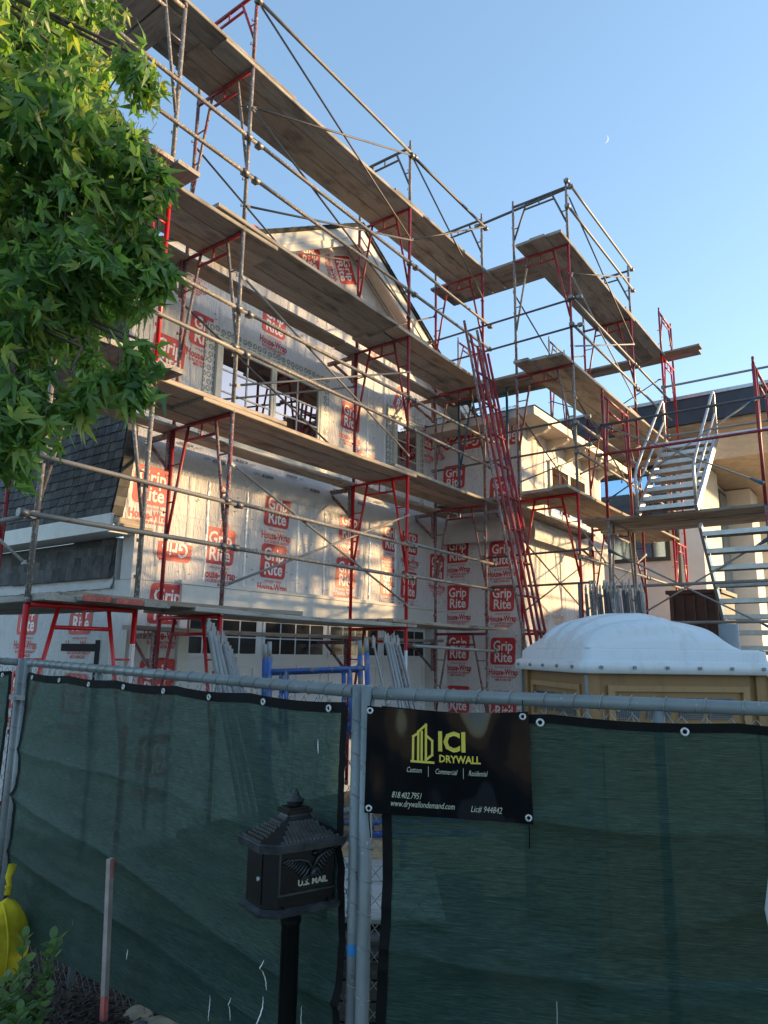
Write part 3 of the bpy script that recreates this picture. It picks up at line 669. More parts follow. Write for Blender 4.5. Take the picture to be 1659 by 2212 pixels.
# screw jacks and sole plates under the front columns
for (x, y, wh) in ((4.5,YO,'left of the garage window strip'),(7.55,YO,'in front of the garage door'),(9.7,YO,'at the inside corner'),(2.67,YO,'at the front left corner'),(3.584,YO,'left of the corner pier'),(9.7,3.7,'at the wing corner')):
    e = empty('screw_jack', (x,y,0), 0, f'screw jack on a sole board under the scaffold leg {wh}', 'screw jack', 'screw jacks')
    q = MB(); q.box((0,0,.025),(.30,.24,.05)); inst('sole_board', q.mesh('sole_board', M['plank']), e)
    q = MB(); q.box((0,0,.056),(.13,.13,.010)); q.tube((0,0,.061),(0,0,.268),.016,8); inst('jack_screw', q.mesh('jack_screw', M['clamp']), e)

# planks
_pc = {}
def plank_mesh(L, mat, t=.045, w=.232):
    L = round(L, 2); key = (L, mat, t, w)
    if key not in _pc:
        mb = MB(); c = .006; hw, ht = w/2, t/2
        sec = [(-hw+c,-ht),(hw-c,-ht),(hw,-ht+c),(hw,ht-c),(hw-c,ht),(-hw+c,ht),(-hw,ht-c),(-hw,-ht+c)]
        n = 7; P = []
        for i in range(n):
            x = -L/2+L*i/(n-1); bow = .012*math.sin(math.pi*i/(n-1))
            P.append([(x, a, b-bow) for a, b in sec])
        mb.grid(P, close=True, smooth=False); mb.add(P[0], [list(range(8))]); mb.add(P[-1], [list(range(8))[::-1]])
        _pc[key] = mb.mesh('plank', M[mat])
    return _pc[key]
rp = random.Random(21); NTH = ['outermost','second in','third in','fourth in','fifth in','sixth in']
def deck(where, z, axis, c0, n, runs, mat='plank', group='scaffold planks', w=.246):
    for (a, b, dz, rn) in runs:
        for k in range(n):
            a2 = a+rp.uniform(-.07,.07); b2 = b+rp.uniform(-.07,.07); L = round((b2-a2)/.15)*.15; c = c0+(k+.5)*(w+.006)
            mt = mat if rp.random() > .18 else ('plankwarm' if mat == 'plank' else 'plank')
            loc = ((a2+b2)/2, c, z+TR+.0265+dz+rp.uniform(-.003,.003)) if axis == 'x' else (c, (a2+b2)/2, z+TR+.0265+dz+rp.uniform(-.003,.003))
            o = inst('scaffold_plank', plank_mesh(L, mt, .045, w), None, loc, (rp.uniform(-.012,.012), rp.uniform(-.004,.004), (0 if axis == 'x' else R(90))+rp.uniform(-.009,.009)))
            tag(o, f'plank, {NTH[k]}, {rn} of {where}' if n > 1 else f'single plank, {rn} of {where}', 'plank', group)
T = .047
deck('the top deck over the gable', 8.19, 'x', YO-.03, 3, [(2.5,5.15,T,'left run'),(4.05,7.95,0,'middle run'),(7.1,10.45,T,'right run')])
deck('the gable height deck', 6.21, 'x', YO-.03, 3, [(2.5,5.0,0,'left run'),(4.1,8.0,T,'middle run'),(7.25,10.15,0,'right run')])
deck('the deck in front of the wide window', 4.23, 'x', YO-.03, 3, [(2.6,5.3,T,'left run'),(4.15,7.75,0,'middle run'),(7.3,10.2,T,'right run')], 'plankwarm')
deck('the lowest deck over the garage', 2.25, 'x', YO-.03, 3, [(3.0,5.6,T,'left run'),(4.2,7.8,0,'middle run'),(7.2,10.3,T,'right run')], 'plankwarm')
deck('the inner bracket walk under the gable', 6.185, 'x', YI-.06, 1, [(3.6,7.2,0,'left run'),(7.25,10.2,0,'right run')])
deck('the inner bracket walk below the wide window', 4.205, 'x', YI-.04, 1, [(3.7,7.3,0,'left run'),(7.35,10.3,0,'right run')], 'plankwarm')
deck('the inner bracket walk at the garage head', 2.10, 'x', YI+.04, 1, [(4.3,7.4,0,'left run'),(7.45,10.1,0,'right run')])
# side decks behind the tree
for z, nm in ((8.19,'top side deck behind the tree'),(6.21,'third side deck behind the tree'),(4.23,'side deck over the dark shingles'),(2.25,'lowest side deck at the left edge')):
    deck('the '+nm, z, 'y', 2.68, 4, [(4.95,8.0,T if z in (4.23,) else 0,'front run')] if z != 8.19 else [(5.3,8.3,-.001,'front run')])
# cross decks joining main scaffold and wing
deck('the top cross deck to the wing', 8.19, 'y', 9.86, 3, [(4.05,6.3,2*T,'only run')])
deck('the cross deck to the wing at gable height', 6.21, 'y', 9.86, 3, [(4.05,6.3,2*T,'only run')])
deck('the cross deck to the wing at window height', 4.23, 'y', 9.86, 3, [(4.5,6.2,2*T,'only run')])
# wing decks
deck('the top wing deck', 8.19, 'x', 3.67, 3, [(9.35,13.0,0,'near run'),(12.4,15.0,T,'far run')])
deck('the wing deck above the eave', 6.21, 'x', 3.67, 3, [(9.3,13.1,0,'near run'),(12.3,15.0,T,'far run')])
deck('the wing deck below the window', 4.23, 'x', 3.67, 3, [(9.35,13.1,0,'near run'),(12.3,15.2,T,'far run')], 'plankwarm')
deck('the inner wing walk below the window', 4.14, 'x', 4.66, 1, [(9.9,13.0,0,'near run')], 'plankwarm')
deck('the end deck reaching out past the wing', 8.19, 'y', 14.95, 2, [(3.0,7.2,2*T,'single run')], 'plankwarm')
# brackets
def bracket(x, y, z, where):
    e = empty('side_bracket', (x,y,z), 0, f'red side bracket {where}', 'bracket', 'side brackets')
    q = MB(); q.bx(-.025,.025,.02,.52,-.05,0); inst('bracket_arm', q.mesh('bracket_arm', M['redsplat']), e)
    q = MB(); q.path([(0,.40,-.05),(0,.05,-.38)], .022, 4); inst('bracket_brace', q.mesh('bracket_brace', M['redsplat']), e)
    q = MB(); q.bx(-.03,.03,.0,.05,-.42,.02); inst('bracket_post', q.mesh('bracket_post', M['redsplat']), e)
for x, nm in ((4.5,'left of the wide window'),(7.55,'right of the wide window'),(9.7,'at the inside corner')):
    for z, ln in ((6.195,'under the gable'),(4.215,'over the printed wall'),(2.11,'at the garage head')):
        bracket(x, YI+.02, z-.01, f'on the inner leg {nm}, {ln}')
for x, nm in ((9.7,'near'),(12.75,'far')): bracket(x, 3.7+FWD+.02, 4.14, f'on the inner leg of the {nm} wing frame below the window')

# rails
def rail(p0, p1, label, mat='railtube', r=.0215, clamps=True, group='guard rails', sag=0.):
    p0 = Vector(p0); p1 = Vector(p1); c = (p0+p1)/2; d = p1-p0
    e = empty('guard_rail', c, 0, label, 'guard rail', group)
    q = MB(); nn = 5; q.path([p0-c+d*(i/(nn-1))+Vector((0,0,-sag*math.sin(math.pi*i/(nn-1)))) for i in range(nn)], r, 8); inst('pipe', q.mesh('pipe', M[mat]), e)
    if clamps:
        for s in (.012, .988):
            q = MB(); cc = p0-c+d*s; q.tube(cc-d.normalized()*.035, cc+d.normalized()*.035, r+.012, 8); q.box(cc+Vector((0,.02,0)),(.06,.05,.05)); inst('clamp', q.mesh('clamp', M['clamp']), e)
def brace(p, label, mat='galv', group='cross braces'):
    """p: list of bars (a,b)"""
    c = sum((Vector(a)+Vector(b) for a, b in p), Vector())/(2*len(p))
    e = empty('cross_brace', c, 0, label, 'cross brace', group)
    for i, (a, b) in enumerate(p):
        a = Vector(a)-c; b = Vector(b)-c; d = (b-a).normalized(); off = Vector((0,-.012*i,0)) if abs(d.y) < .5 else Vector((-.012*i,0,0))
        q = MB(); q.tube(a+d*.05+off, b-d*.05+off, .0125, 8)
        for s, t in ((a,1),(b,-1)): q.box(s+d*.03*t+off, (.07,.006,.03), 0, Matrix.Rotation(-math.atan2(d.z, math.hypot(d.x,d.y)), 3, 'Y') if abs(d.y) < .5 else Matrix.Rotation(R(90),3,'Z'))
        inst('brace_bar', q.mesh('brace_bar', M[mat]), e)
YR = YO-.045
BAY = [(2.62,4.5,'left corner bay'),(4.5,7.55,'wide middle bay'),(7.55,9.75,'bay by the ladders')]
LV_N = {2.25:'over the garage',4.23:'across the upper windows',6.21:'at gable height',8.19:'on the top deck'}
for z in (2.25,4.23,6.21):
    for x0, x1, bn in BAY:
        for dz, rn in ((1.08,'upper'),(.66,'lower')):
            rail((x0-.1,YR-.02*(rn=='upper'),z+dz+rp.uniform(-.02,.02)), (x1+.12,YR-.02*(rn=='upper'),z+dz+rp.uniform(-.02,.02)), f'{rn} guard rail {LV_N[z]}, {bn}', rp.choice(['railtube','railtube','greytube']))
rail((4.45,YR,9.05),(7.65,YR,9.05),'top guard rail above the gable, wide middle bay','railtube')
rail((7.5,YR,9.03),(9.8,YR,9.05),'top guard rail above the gable, bay by the ladders','darktube')
rail((7.6,YR,2.04),(9.9,YR,2.0),'low pipe just under the garage deck beside the ladders','galv')
rail((9.70,YO+.1,9.1),(9.72,3.6,9.18),'dark pipe bridging the top of main scaffold and wing','darktube')
for z, nm in ((7.25,'upper'),(6.8,'lower')): rail((9.75,6.3,z),(9.66,3.5,z), f'{nm} dark rail crossing from main scaffold to wing below the top deck', 'darktube', .017)
for z, nm in ((5.35,'upper'),(4.93,'lower')): rail((9.75,6.2,z),(9.66,3.45,z), f'{nm} dark rail crossing to the wing at window height', 'darktube', .017)
for z, nm in ((3.42,'upper'),(2.95,'lower')): rail((9.8,5.3,z),(9.66,3.5,z), f'{nm} dark rail crossing to the wing over the portable toilet', 'darktube', .017)
WYR = 3.655
for z in (2.25,4.23,6.21,8.19):
    for dz, rn in ((1.06,'upper'),(.62,'lower')):
        if z == 2.25 and rn == 'lower': continue
        rail((9.6,WYR,z+dz),(12.9,WYR,z+dz+rp.uniform(-.02,.02)), f'{rn} guard rail along the wing {({2.25:"over the toilet roof",4.23:"across the wing window",6.21:"above the wing eave",8.19:"on the top wing deck"})[z]}', rp.choice(['railtube','plankwarm' if False else 'galv']))
        if z < 8: rail((12.65,WYR,z+dz),(15.0,WYR,z+dz), f'{rn} guard rail at the far wing bay {({2.25:"over the toilet roof",4.23:"across the wing window",6.21:"above the wing eave"})[z]}', 'railtube')
for z, n_ in ((3.33,'upper'),(2.9,'lower'),(5.3,'upper window height'),(7.25,'gable height')):
    rail((2.62,YO-.05,z),(2.62,7.9,z), f'{n_} guard rail along the shingled side behind the tree','railtube')
# cross braces
for (x0, x1, bn, lifts) in ((4.5,7.55,'wide middle bay',(2.25,4.23,6.21,8.19)),(7.55,9.7,'bay by the ladders',(8.19,))):
    for z in lifts:
        lo, hi = (z+.29, z+1.47) if z < 8 else (z-.5, z+.85)
        brace([((x0,YO-.03,hi),(x1,YO-.03,lo)),((x0,YO-.03,lo),(x1,YO-.03,hi))], f'crossed outer braces {LV_N[z]}, {bn}', 'railtube' if z < 6 else 'darktube')
for z in (4.23,6.21):
    brace([((4.5,YI+.03,z+1.47),(7.55,YI+.03,z+.29)),((4.5,YI+.03,z+.29),(7.55,YI+.03,z+1.47))], f'crossed inner braces {LV_N[z]}, wide middle bay', 'darktube')
brace([((7.55,YI+.03,7.68),(9.7,YI+.03,6.5)),((7.55,YI+.03,6.5),(9.7,YI+.03,7.68))], 'crossed inner braces at gable height, bay by the ladders', 'darktube')
for z in (2.25,4.23,6.21,8.19):
    lo, hi = (z+.29, z+1.47) if z < 8 else (z-.5, z+.85)
    nm = {2.25:'over the toilet roof',4.23:'at wing window height',6.21:'above the wing eave',8.19:'on the top wing deck'}[z]
    brace([((9.7,3.67,hi),(12.75,3.67,lo)),((9.7,3.67,lo),(12.75,3.67,hi))], f'crossed outer braces of the wing {nm}', 'galv' if z in (6.21,2.25) else 'darktube')
    if z < 8: brace([((9.7,3.7+FWD+.03,hi),(12.75,3.7+FWD+.03,lo)),((9.7,3.7+FWD+.03,lo),(12.75,3.7+FWD+.03,hi))], f'crossed inner braces of the wing {nm}', 'darktube')
brace([((2.64,YO,3.72),(2.64,7.64,2.54)),((2.64,YO,2.54),(2.64,7.64,3.72))], 'crossed braces beside the dark shingles at the left edge', 'railtube')
brace([((14.8,3.75,7.7),(14.8,6.2,6.5)),((14.8,3.75,6.5),(14.8,6.2,7.7))], 'crossed braces behind the far wing frame against the sky', 'darktube')

# leaning ladders
def ladder(x0, y0, z0, x1, y1, z1, w, label, mat):
    a = Vector((x0,y0,z0)); b = Vector((x1,y1,z1)); e = empty('ladder', a, 0, label, 'ladder', 'ladders leaning at the inside corner')
    d = b-a; L = d.length; u = d.normalized()
    for s in (0, w):
        q = MB(); q.tube((s,0,0), Vector((s,0,0))+d, .022, 8); inst('stile', q.mesh('stile', M[mat]), e)
    n = int(L/.49); q = MB(); q.tube((0,0,0),(w,0,0), .016, 8); me = q.mesh('rung', M[mat])
    for k in range(n): inst('rung', me, e, u*(.25+k*.49))
ladder(9.14,3.95,.1,8.84,5.06,6.95,.40,'splattered red access ladder leaning left of two others','redsplat')
ladder(9.26,3.90,.1,8.96,5.02,6.75,.38,'worn red access ladder leaning in the middle of three','redworn')
ladder(9.40,3.86,.1,9.12,4.99,6.62,.34,'worn red access ladder leaning right of two others','redworn')

# ------------------------------------------------------------------ stair tower on the right
TX0, TX1, TY0, TY1 = 10.5, 11.7, 1.42, 3.55; TLV = [.1, 2.0, 3.95, 5.95]
FW2 = TX1-TX0
for y, nm in ((TY1,'left'),(TY0,'right')):
    for k in range(3):
        e = empty('scaffold_section', (TX0,y,TLV[k]), R(-90), f'scaffold frame of the stair tower, {nm} side, {["ground","middle","top"][k]} lift', 'scaffold', 'stair tower frames')
        h = TLV[k+1]-TLV[k]; mt = 'redworn' if k == 2 else ('greytube' if nm == 'left' and k < 2 else 'redsplat')
        for yy in (0, FW2):
            q = MB(); q.tube((0,yy,0),(0,yy,h+.02), .0235, 10); q.tube((0,yy,h+.021),(0,yy,h+.12), .018, 8); inst('leg', q.mesh('leg', M[mt]), e)
        for nm2, yy0, yy1, zz_ in (('top_bar',.02,FW2-.02,h),('header_bar',.27,FW2-.27,h-.2)):
            q = MB(); q.tube((0,yy0,zz_),(0,yy1,zz_), .02, 8); inst(nm2, q.mesh(nm2, M[mt]), e)
        for yy0, yy1 in ((.25,.02),(FW2-.25,FW2-.02)):
            q = MB(); q.tube((0,yy0,h),(0,yy1,h*.3), .016, 8); inst('strut', q.mesh('strut', M[mt]), e)
deck('the stair tower landing', 3.93, 'y', TX0-.02, 5, [(1.2,3.95,0,'single run')])
deck('the lower stair tower landing', 1.98, 'y', TX0+.4, 3, [(1.2,3.75,0,'single run')])
for z, mt, nm in ((4.98,'redworn','red'),(5.45,'darktube','dark'),(2.95,'railtube','lower grey'),(2.42,'railtube','lowest grey')):
    rail((TX0-.04,TY0-.2,z),(TX0-.04,TY1+.1,z), f'{nm} rail across the stair tower face', mt)
for z, nm in ((5.5,'upper'),(6.35,'top')): rail((TX1+.05,TY0-.3,z),(TX1+.05,TY1-.6,z), f'{nm} bright rail behind the stair flight', 'galv', .02)
for k, nm in ((1,'lower'),(2,'upper')):
    z = TLV[k]; brace([((TX0-.03,TY0,z+.3),(TX0-.03,TY1,z+1.5)),((TX0-.03,TY0,z+1.5),(TX0-.03,TY1,z+.3))], f'{nm} crossed braces with blue ends on the stair tower', 'galv')
    for yy, s_ in ((TY0,1),(TY1,-1)):
        for zq, t_ in ((.3,1),(1.5,-1)):
            q = MB(); sl = math.atan2(1.2, 2.13)*(t_*s_); dv = Vector((0, s_*.1, t_*.056)); q.tube((0,0,0), dv*1.6, .030, 8, r1=.014)
            tag(q.build('brace_sleeve', M['paleblue']), f'dull blue plastic sleeve on the stair tower brace, {"right" if yy==TY0 else "left"} {"bottom" if zq<1 else "top"} end, {nm} pair', 'sleeve', 'brace sleeves').location = (TX0-.032, yy, z+zq)
def stair(xa, za, xb, zb, n, label, y0, y1, rails=True):
    e = empty('metal_stair', (xa, y0, za), 0, label, 'stair', 'stair flights')
    run = Vector((xb-xa, 0, zb-za)); d = run.normalized(); W = y1-y0
    for y in (0, W):
        q = MB(); nrm = Vector((-d.z,0,d.x)); hw = .06
        q.add([Vector((0,y+sx,0))+nrm*s*hw+run*t for t in (0,1) for sx in (-.02,.02) for s in (-1,1)], [(0,1,3,2),(4,6,7,5),(0,4,5,1),(2,3,7,6),(0,2,6,4),(1,5,7,3)]); inst('stringer', q.mesh('stringer', M['alu']), e)
        if rails:
            q = MB(); q.path([Vector((0,y,.0)), Vector((-.02,y,.58)), Vector((.04,y,.70))+run*.02, Vector((0,y,.74))+run*.5, Vector((0,y,.80))+run*.97, Vector((.03,y,.74))+run, Vector((.03,y,.05))+run], .022, 8); inst('handrail', q.mesh('handrail', M['alu']), e)
            q = MB(); q.path([Vector((0,y,.36))+run*.02, Vector((0,y,.40))+run*.99], .018, 8); inst('handrail', q.mesh('handrail', M['alu']), e)
    q = MB(); q.bx(-.11,.11,.025,W-.025,-.014,.014); q.bx(-.12,-.109,.025,W-.025,-.045,.0141); q.bx(.109,.12,.025,W-.025,-.045,.0141)
    for k in range(6): q.bx(-.1+k*.036,-.088+k*.036,.025,W-.025,.0142,.02)
    me = q.mesh('tread', M['alu'])
    for k in range(n): inst('tread', me, e, run*((k+.5)/n))
stair(10.32,3.97,12.05,5.45,8,'upper aluminium stair flight with looped handrails rising above the landing',2.25,3.05)
stair(10.15,3.70,12.35,1.15,12,'lower aluminium stair flight dropping behind the toilet roof',1.25,2.18,False)
q = MB(); q.bx(12.06,13.4,1.2,3.3,5.43,5.50); tag(q.build('metal_landing', M['alu']), 'aluminium landing platform at the head of the stair flight', 'platform')

for x, y, wh in ((4.5,YO,'left of the garage'),(7.55,YO,'in front of the garage'),(3.584,YO,'at the corner pier')):
    q = MB(); q.tube((x,y,1.35),(x,y,1.98),.0222,10,cap=False); tag(q.build('leg_sticker', M['white']), f'white sticker wrapped round the bright red leg {wh}', 'sticker', 'leg stickers')

pe = MB(); pe.bx(-.004,0,-.121,.121,-.0222,.0222); pem = pe.mesh('painted_end', M['plankend'])
for o in list(COL.objects):
    lb = o.get('label', '')
    if 'lowest side deck' in lb and ('second in' in lb or 'third in' in lb): inst('painted_end', pem, o, (-max(v.co.x for v in o.data.vertices)-.001, 0, 0))

# ------------------------------------------------------------------ modern house next door, skip, braces, frames
nb = empty('modern_house', (22,6,0), 0, 'pale modern house with dark flat roof edge behind the stair tower', 'house')
def npart(mb, name, mat, parent=None): return hpart(mb, name, mat, parent or nb)
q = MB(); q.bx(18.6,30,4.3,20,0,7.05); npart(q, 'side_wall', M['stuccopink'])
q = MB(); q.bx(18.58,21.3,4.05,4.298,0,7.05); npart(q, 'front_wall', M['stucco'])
q = MB(); q.bx(23.6,24.9,3.6,4.298,0,7.05); npart(q, 'front_pier', M['stucco'])
q = MB(); q.bx(26.2,29.8,3.4,4.298,0,7.05); npart(q, 'front_pier', M['stucco'])
q = MB(); q.bx(17.4,17.85,3.7,4.2,0,7.05); npart(q, 'column', M['stucco'])
q = MB(); q.bx(16.5,31,1.0,20.5,7.08,7.14); npart(q, 'soffit', M['nsoffit'])
q = MB(); q.bx(16.4,31.1,.9,20.6,7.141,7.72); rfn = npart(q, 'flat_roof', M['darkfascia'])
q = MB(); q.bx(16.37,31.2,.86,20.62,7.722,7.80); npart(q, 'roof_cap', M['alu'], rfn)
def nwin(fn, gl):
    w = npart(fn, 'window', M['nframe']); npart(gl, 'pane', M['nglass'], w)
a = MB(); a.bx(18.55,18.599,4.75,9.2,4.35,6.85); b = MB(); b.bx(18.535,18.549,4.85,6.6,4.45,6.75); b.bx(18.535,18.549,6.7,9.1,4.45,6.75); nwin(a, b)
a = MB(); a.bx(21.4,23.5,4.25,4.299,1.2,6.9); b = MB(); b.bx(21.5,22.4,4.235,4.249,1.3,6.8); b.bx(22.5,23.4,4.235,4.249,1.3,6.8); nwin(a, b)
a = MB(); a.bx(25.0,26.1,4.25,4.299,1.2,6.9); b = MB(); b.bx(25.1,26.0,4.235,4.249,1.3,6.8); nwin(a, b)
q = MB(); q.bx(18.0,18.58,3.9,20,2.55,2.75); npart(q, 'ledge', M['stucco'])

for k in range(3):
    q = MB(); q.bx(18.575,21.3,4.04,4.0495,1.9+k*1.6,1.93+k*1.6); npart(q, 'wall_joint', M['stuccopink'])
q = MB(); q.tube((18.54,4.55,0),(18.54,4.55,7.05),.05,10); npart(q, 'downspout', M['darkfascia'])
sk = empty('skip_container', (14.9,2.9,0), 0, 'tall brown steel container behind the stair tower', 'container')
q = MB(); q.bx(13.9,15.2,2.75,3.62,.15,3.10); hpart(q, 'container_body', M['brown'], sk)
for k in range(5):
    q = MB(); q.bx(13.86,13.899,2.78+k*.19,2.83+k*.19,.2,3.05); hpart(q, 'rib', M['brown'], sk)
q = MB(); q.bx(13.84,15.24,2.70,3.67,3.101,3.17); hpart(q, 'top_rim', M['brown'], sk)

def leaning_tube(p0, p1, label, mat, group, r=.021, hook=True, name='folded_brace', cat='brace'):
    p0 = Vector(p0); p1 = Vector(p1); e = empty(name, p0, 0, label, cat, group); d = p1-p0; u = d.normalized()
    q = MB(); q.path([Vector(), d*.5+Vector((.004,0,0)), d], r, 8); inst('tube', q.mesh('tube', M[mat]), e)
    if hook:
        q = MB(); q.box(d+u*.03, (.05,.014,.11)); q.box(d+u*.09+Vector((.012,0,0)), (.03,.012,.06)); q.tube(d+u*.05-Vector((.03,0,0)), d+u*.05+Vector((.03,0,0)), .009, 6); inst('end_hook', q.mesh('end_hook', M['galv']), e)
rk = random.Random(4)
NN = ['first','second','third','fourth','fifth','sixth','seventh','eighth','ninth','tenth','eleventh','twelfth','thirteenth','fourteenth','fifteenth','sixteenth']
for k in range(7):
    x = 4.30+k*.05; top = 2.12-.05*k+rk.uniform(-.03,.03)
    leaning_tube((4.62+k*.09,4.75,.05),(4.27+k*.045+rk.uniform(-.01,.01),5.06-.01*k,top), f'galvanised folded brace leaning at the left red leg, {NN[k]} from the left', 'galv', 'braces leaning by the left red leg', .022)
leaning_tube((7.05,4.75,.05),(6.62,5.0,2.02),'slim galvanised brace leaning apart left of the bundle by the middle red leg','galv','braces leaning by the middle red leg',.014)
for k in range(7):
    leaning_tube((7.22+k*.07,4.7,.05),(6.88+k*.042+rk.uniform(-.01,.01),5.02,2.02+rk.uniform(-.05,.06)), f'galvanised brace in the bundle by the middle red leg, {NN[k]} from the left', 'galv' if k != 4 else 'redsplat', 'braces leaning by the middle red leg', .019)
for k in range(16):
    y = 3.36-k*.047
    leaning_tube((9.02+rk.uniform(-.03,.03),y-.06-.004*k,1.0),(8.98+rk.uniform(-.03,.03),y,2.74+rk.uniform(-.05,.04)), f'grey leg tube standing in the rack over the toilet roof, {NN[k]} from the left', rk.choice(['darktube','galv','greytube','darktube']), 'tubes standing in the rack', .022)
rkx = empty('tube_rack', (9.1,3.0,0), 0, 'steel rack holding the upright grey tubes behind the toilet', 'rack')
q = MB(); q.bx(8.85,9.3,2.5,3.45,.92,.99); hpart(q, 'rack_floor', M['darktube'], rkx)
for x in (8.9,9.25):
    for y in (2.53,3.42):
        q = MB(); q.tube((x,y,0),(x,y,2.85 if y > 3 and x < 9 else 2.4),.024,8); hpart(q, 'leg', M['darktube'], rkx)
q = MB(); q.tube((8.9,2.55,2.38),(8.9,3.4,2.38),.018,8); hpart(q, 'crossbar', M['darktube'], rkx)
def blue_frame(loc, rot, label, h=1.45):
    e = empty('blue_scaffold', loc, 0, label, 'scaffold', 'spare blue frames', rot); w = .86
    for y in (0, w):
        q = MB(); q.tube((0,y,0),(0,y,h),.024,10); inst('leg', q.mesh('leg', M['bluetube']), e)
        q = MB(); q.tube((0,y,h),(0,y,h+.13),.020,8); inst('coupling_pin', q.mesh('coupling_pin', M['galv']), e)
    for nm, y0, y1, z in (('top_bar',.02,w-.02,h-.13),('header_bar',.16,w-.16,h-.29)):
        q = MB(); q.tube((0,y0,z),(0,y1,z),.021,8); inst(nm, q.mesh(nm, M['bluetube']), e)
    for y0, y1 in ((.15,.15),(w-.15,w-.15)):
        q = MB(); q.tube((0,y0,h-.13),(0,y1,h-.72),.020,8); q.path([(0,y0,h-.66),(0,y0+(-.05 if y0<.4 else .05),h-.58),(0,.02 if y0<.4 else w-.02,h-.55)],.018,8); inst('strut', q.mesh('strut', M['bluetube']), e)
ang = math.atan2(3.92-4.60, 4.90-4.42)-R(90)
blue_frame((4.53,4.49,.45),(0,0,0),'spare blue scaffold frame leaning behind the fence, nearer one')
blue_frame((4.59,4.61,.43),(0,0,0),'spare blue scaffold frame leaning behind the fence, farther one')
for o in COL.objects:
    if o.name.startswith('blue_scaffold'):
        o.rotation_euler = (Matrix.Rotation(ang, 3, 'Z') @ Matrix.Rotation(R(-7 if o.name.endswith('e') else -5), 3, 'Y') @ Matrix.Rotation(R(3), 3, 'X')).to_euler()
e = empty('blue_scaffold', (3.72,3.06,.80), 0, 'spare blue scaffold frame lying on its side seen through the fence gap', 'scaffold', 'spare blue frames')
for k, (dz, mt) in enumerate(((0,'bluetube'),(.075,'bluetube'),(.14,'galv'))):
    q = MB(); q.tube((-.1,.15,dz),(.55,-.72,dz+.03),.022,8); inst(['leg','leg','top_bar'][k], q.mesh('leg', M[mt]), e)
q = MB(); q.tube((.25,-.32,0),(.25,-.32,-.55),.02,8); inst('strut', q.mesh('strut', M['bluetube']), e)

# lumber seen through the gap between the fence panels
FH = Vector((.805,.594,0)); RH = Vector((.594,-.805,0)); ry = math.atan2(RH.y, RH.x)
for k in range(7):
    base = Vector((2.95,2.25,0))+FH*(.30+k*.15)+RH*.1
    o = inst('pale_board', plank_mesh(.60, 'whiteboard', .03, .14), None, (base.x, base.y, .615+rk.uniform(-.004,.004)), (0,0,ry+rk.uniform(-.02,.02)))
    tag(o, f'pale weathered board on the lumber pile behind the fence gap, {NN[k]} from the front', 'board', 'boards on the lumber pile')
for k in range(6):
    for j in range(3):
        base = Vector((2.95,2.25,0))+FH*(.30+j*.36)+RH*(.1+rk.uniform(-.06,.06))
        o = inst('dark_board', plank_mesh(1.05, 'lumber', .085, .33), None, (base.x, base.y, .05+k*.093+.004), (0,0,ry+rk.uniform(-.015,.015)))
        tag(o, f'dark stacked timber behind the fence gap, {NN[k]} layer up, {["front","middle","back"][j]} row', 'timber', 'stacked dark timbers')
for k in range(2):
    o = inst('plywood_sheet', plank_mesh(2.44, 'plywood', .018, 1.22), None, (5.6+.4*k,4.0+.2*k,.02+.025*k), (0,0,ry+.25*k)); tag(o, f'tan plywood sheet lying on the ground beyond the lumber, {["lower","upper"][k]} one', 'plywood', 'plywood sheets')

# ------------------------------------------------------------------ portable toilet
PC = Vector((4.27,1.62,0)); al = R(8); dv = RH*math.cos(al)+FH*math.sin(al); PW, PD = 1.20, 1.15; EZ = 1.855
pt = empty('portable_toilet', PC, math.atan2(dv.y, dv.x), 'tan portable toilet with white domed roof behind the fence', 'toilet')
def pp(mb, name, mat, parent=None):
    o = mb.build(name, mat); o.parent = parent or pt; return o
q = MB(); q.bx(.03,PW-.03,.03,PD-.03,.12,EZ); body = pp(q, 'body', M['tan'])
q = MB(); q.bx(0,PW,0,PD,0,.12); pp(q, 'base', M['greyplastic'])
for x, y in ((0,0),(PW,0),(0,PD),(PW,PD)):
    sx = 1 if x == 0 else -1; sy_ = 1 if y == 0 else -1
    q = MB(); q.bx(x+sx*.004,x+sx*.085,y+sy_*.004,y+sy_*.085,.121,EZ-.001); pp(q, 'corner_post', M['tan'])
    q = MB(); q.bx(x-sx*.012,x+sx*.0039,y-sy_*.012,y+sy_*.0039,.121,EZ-.03); pp(q, 'corner_trim', M['greyplastic'])
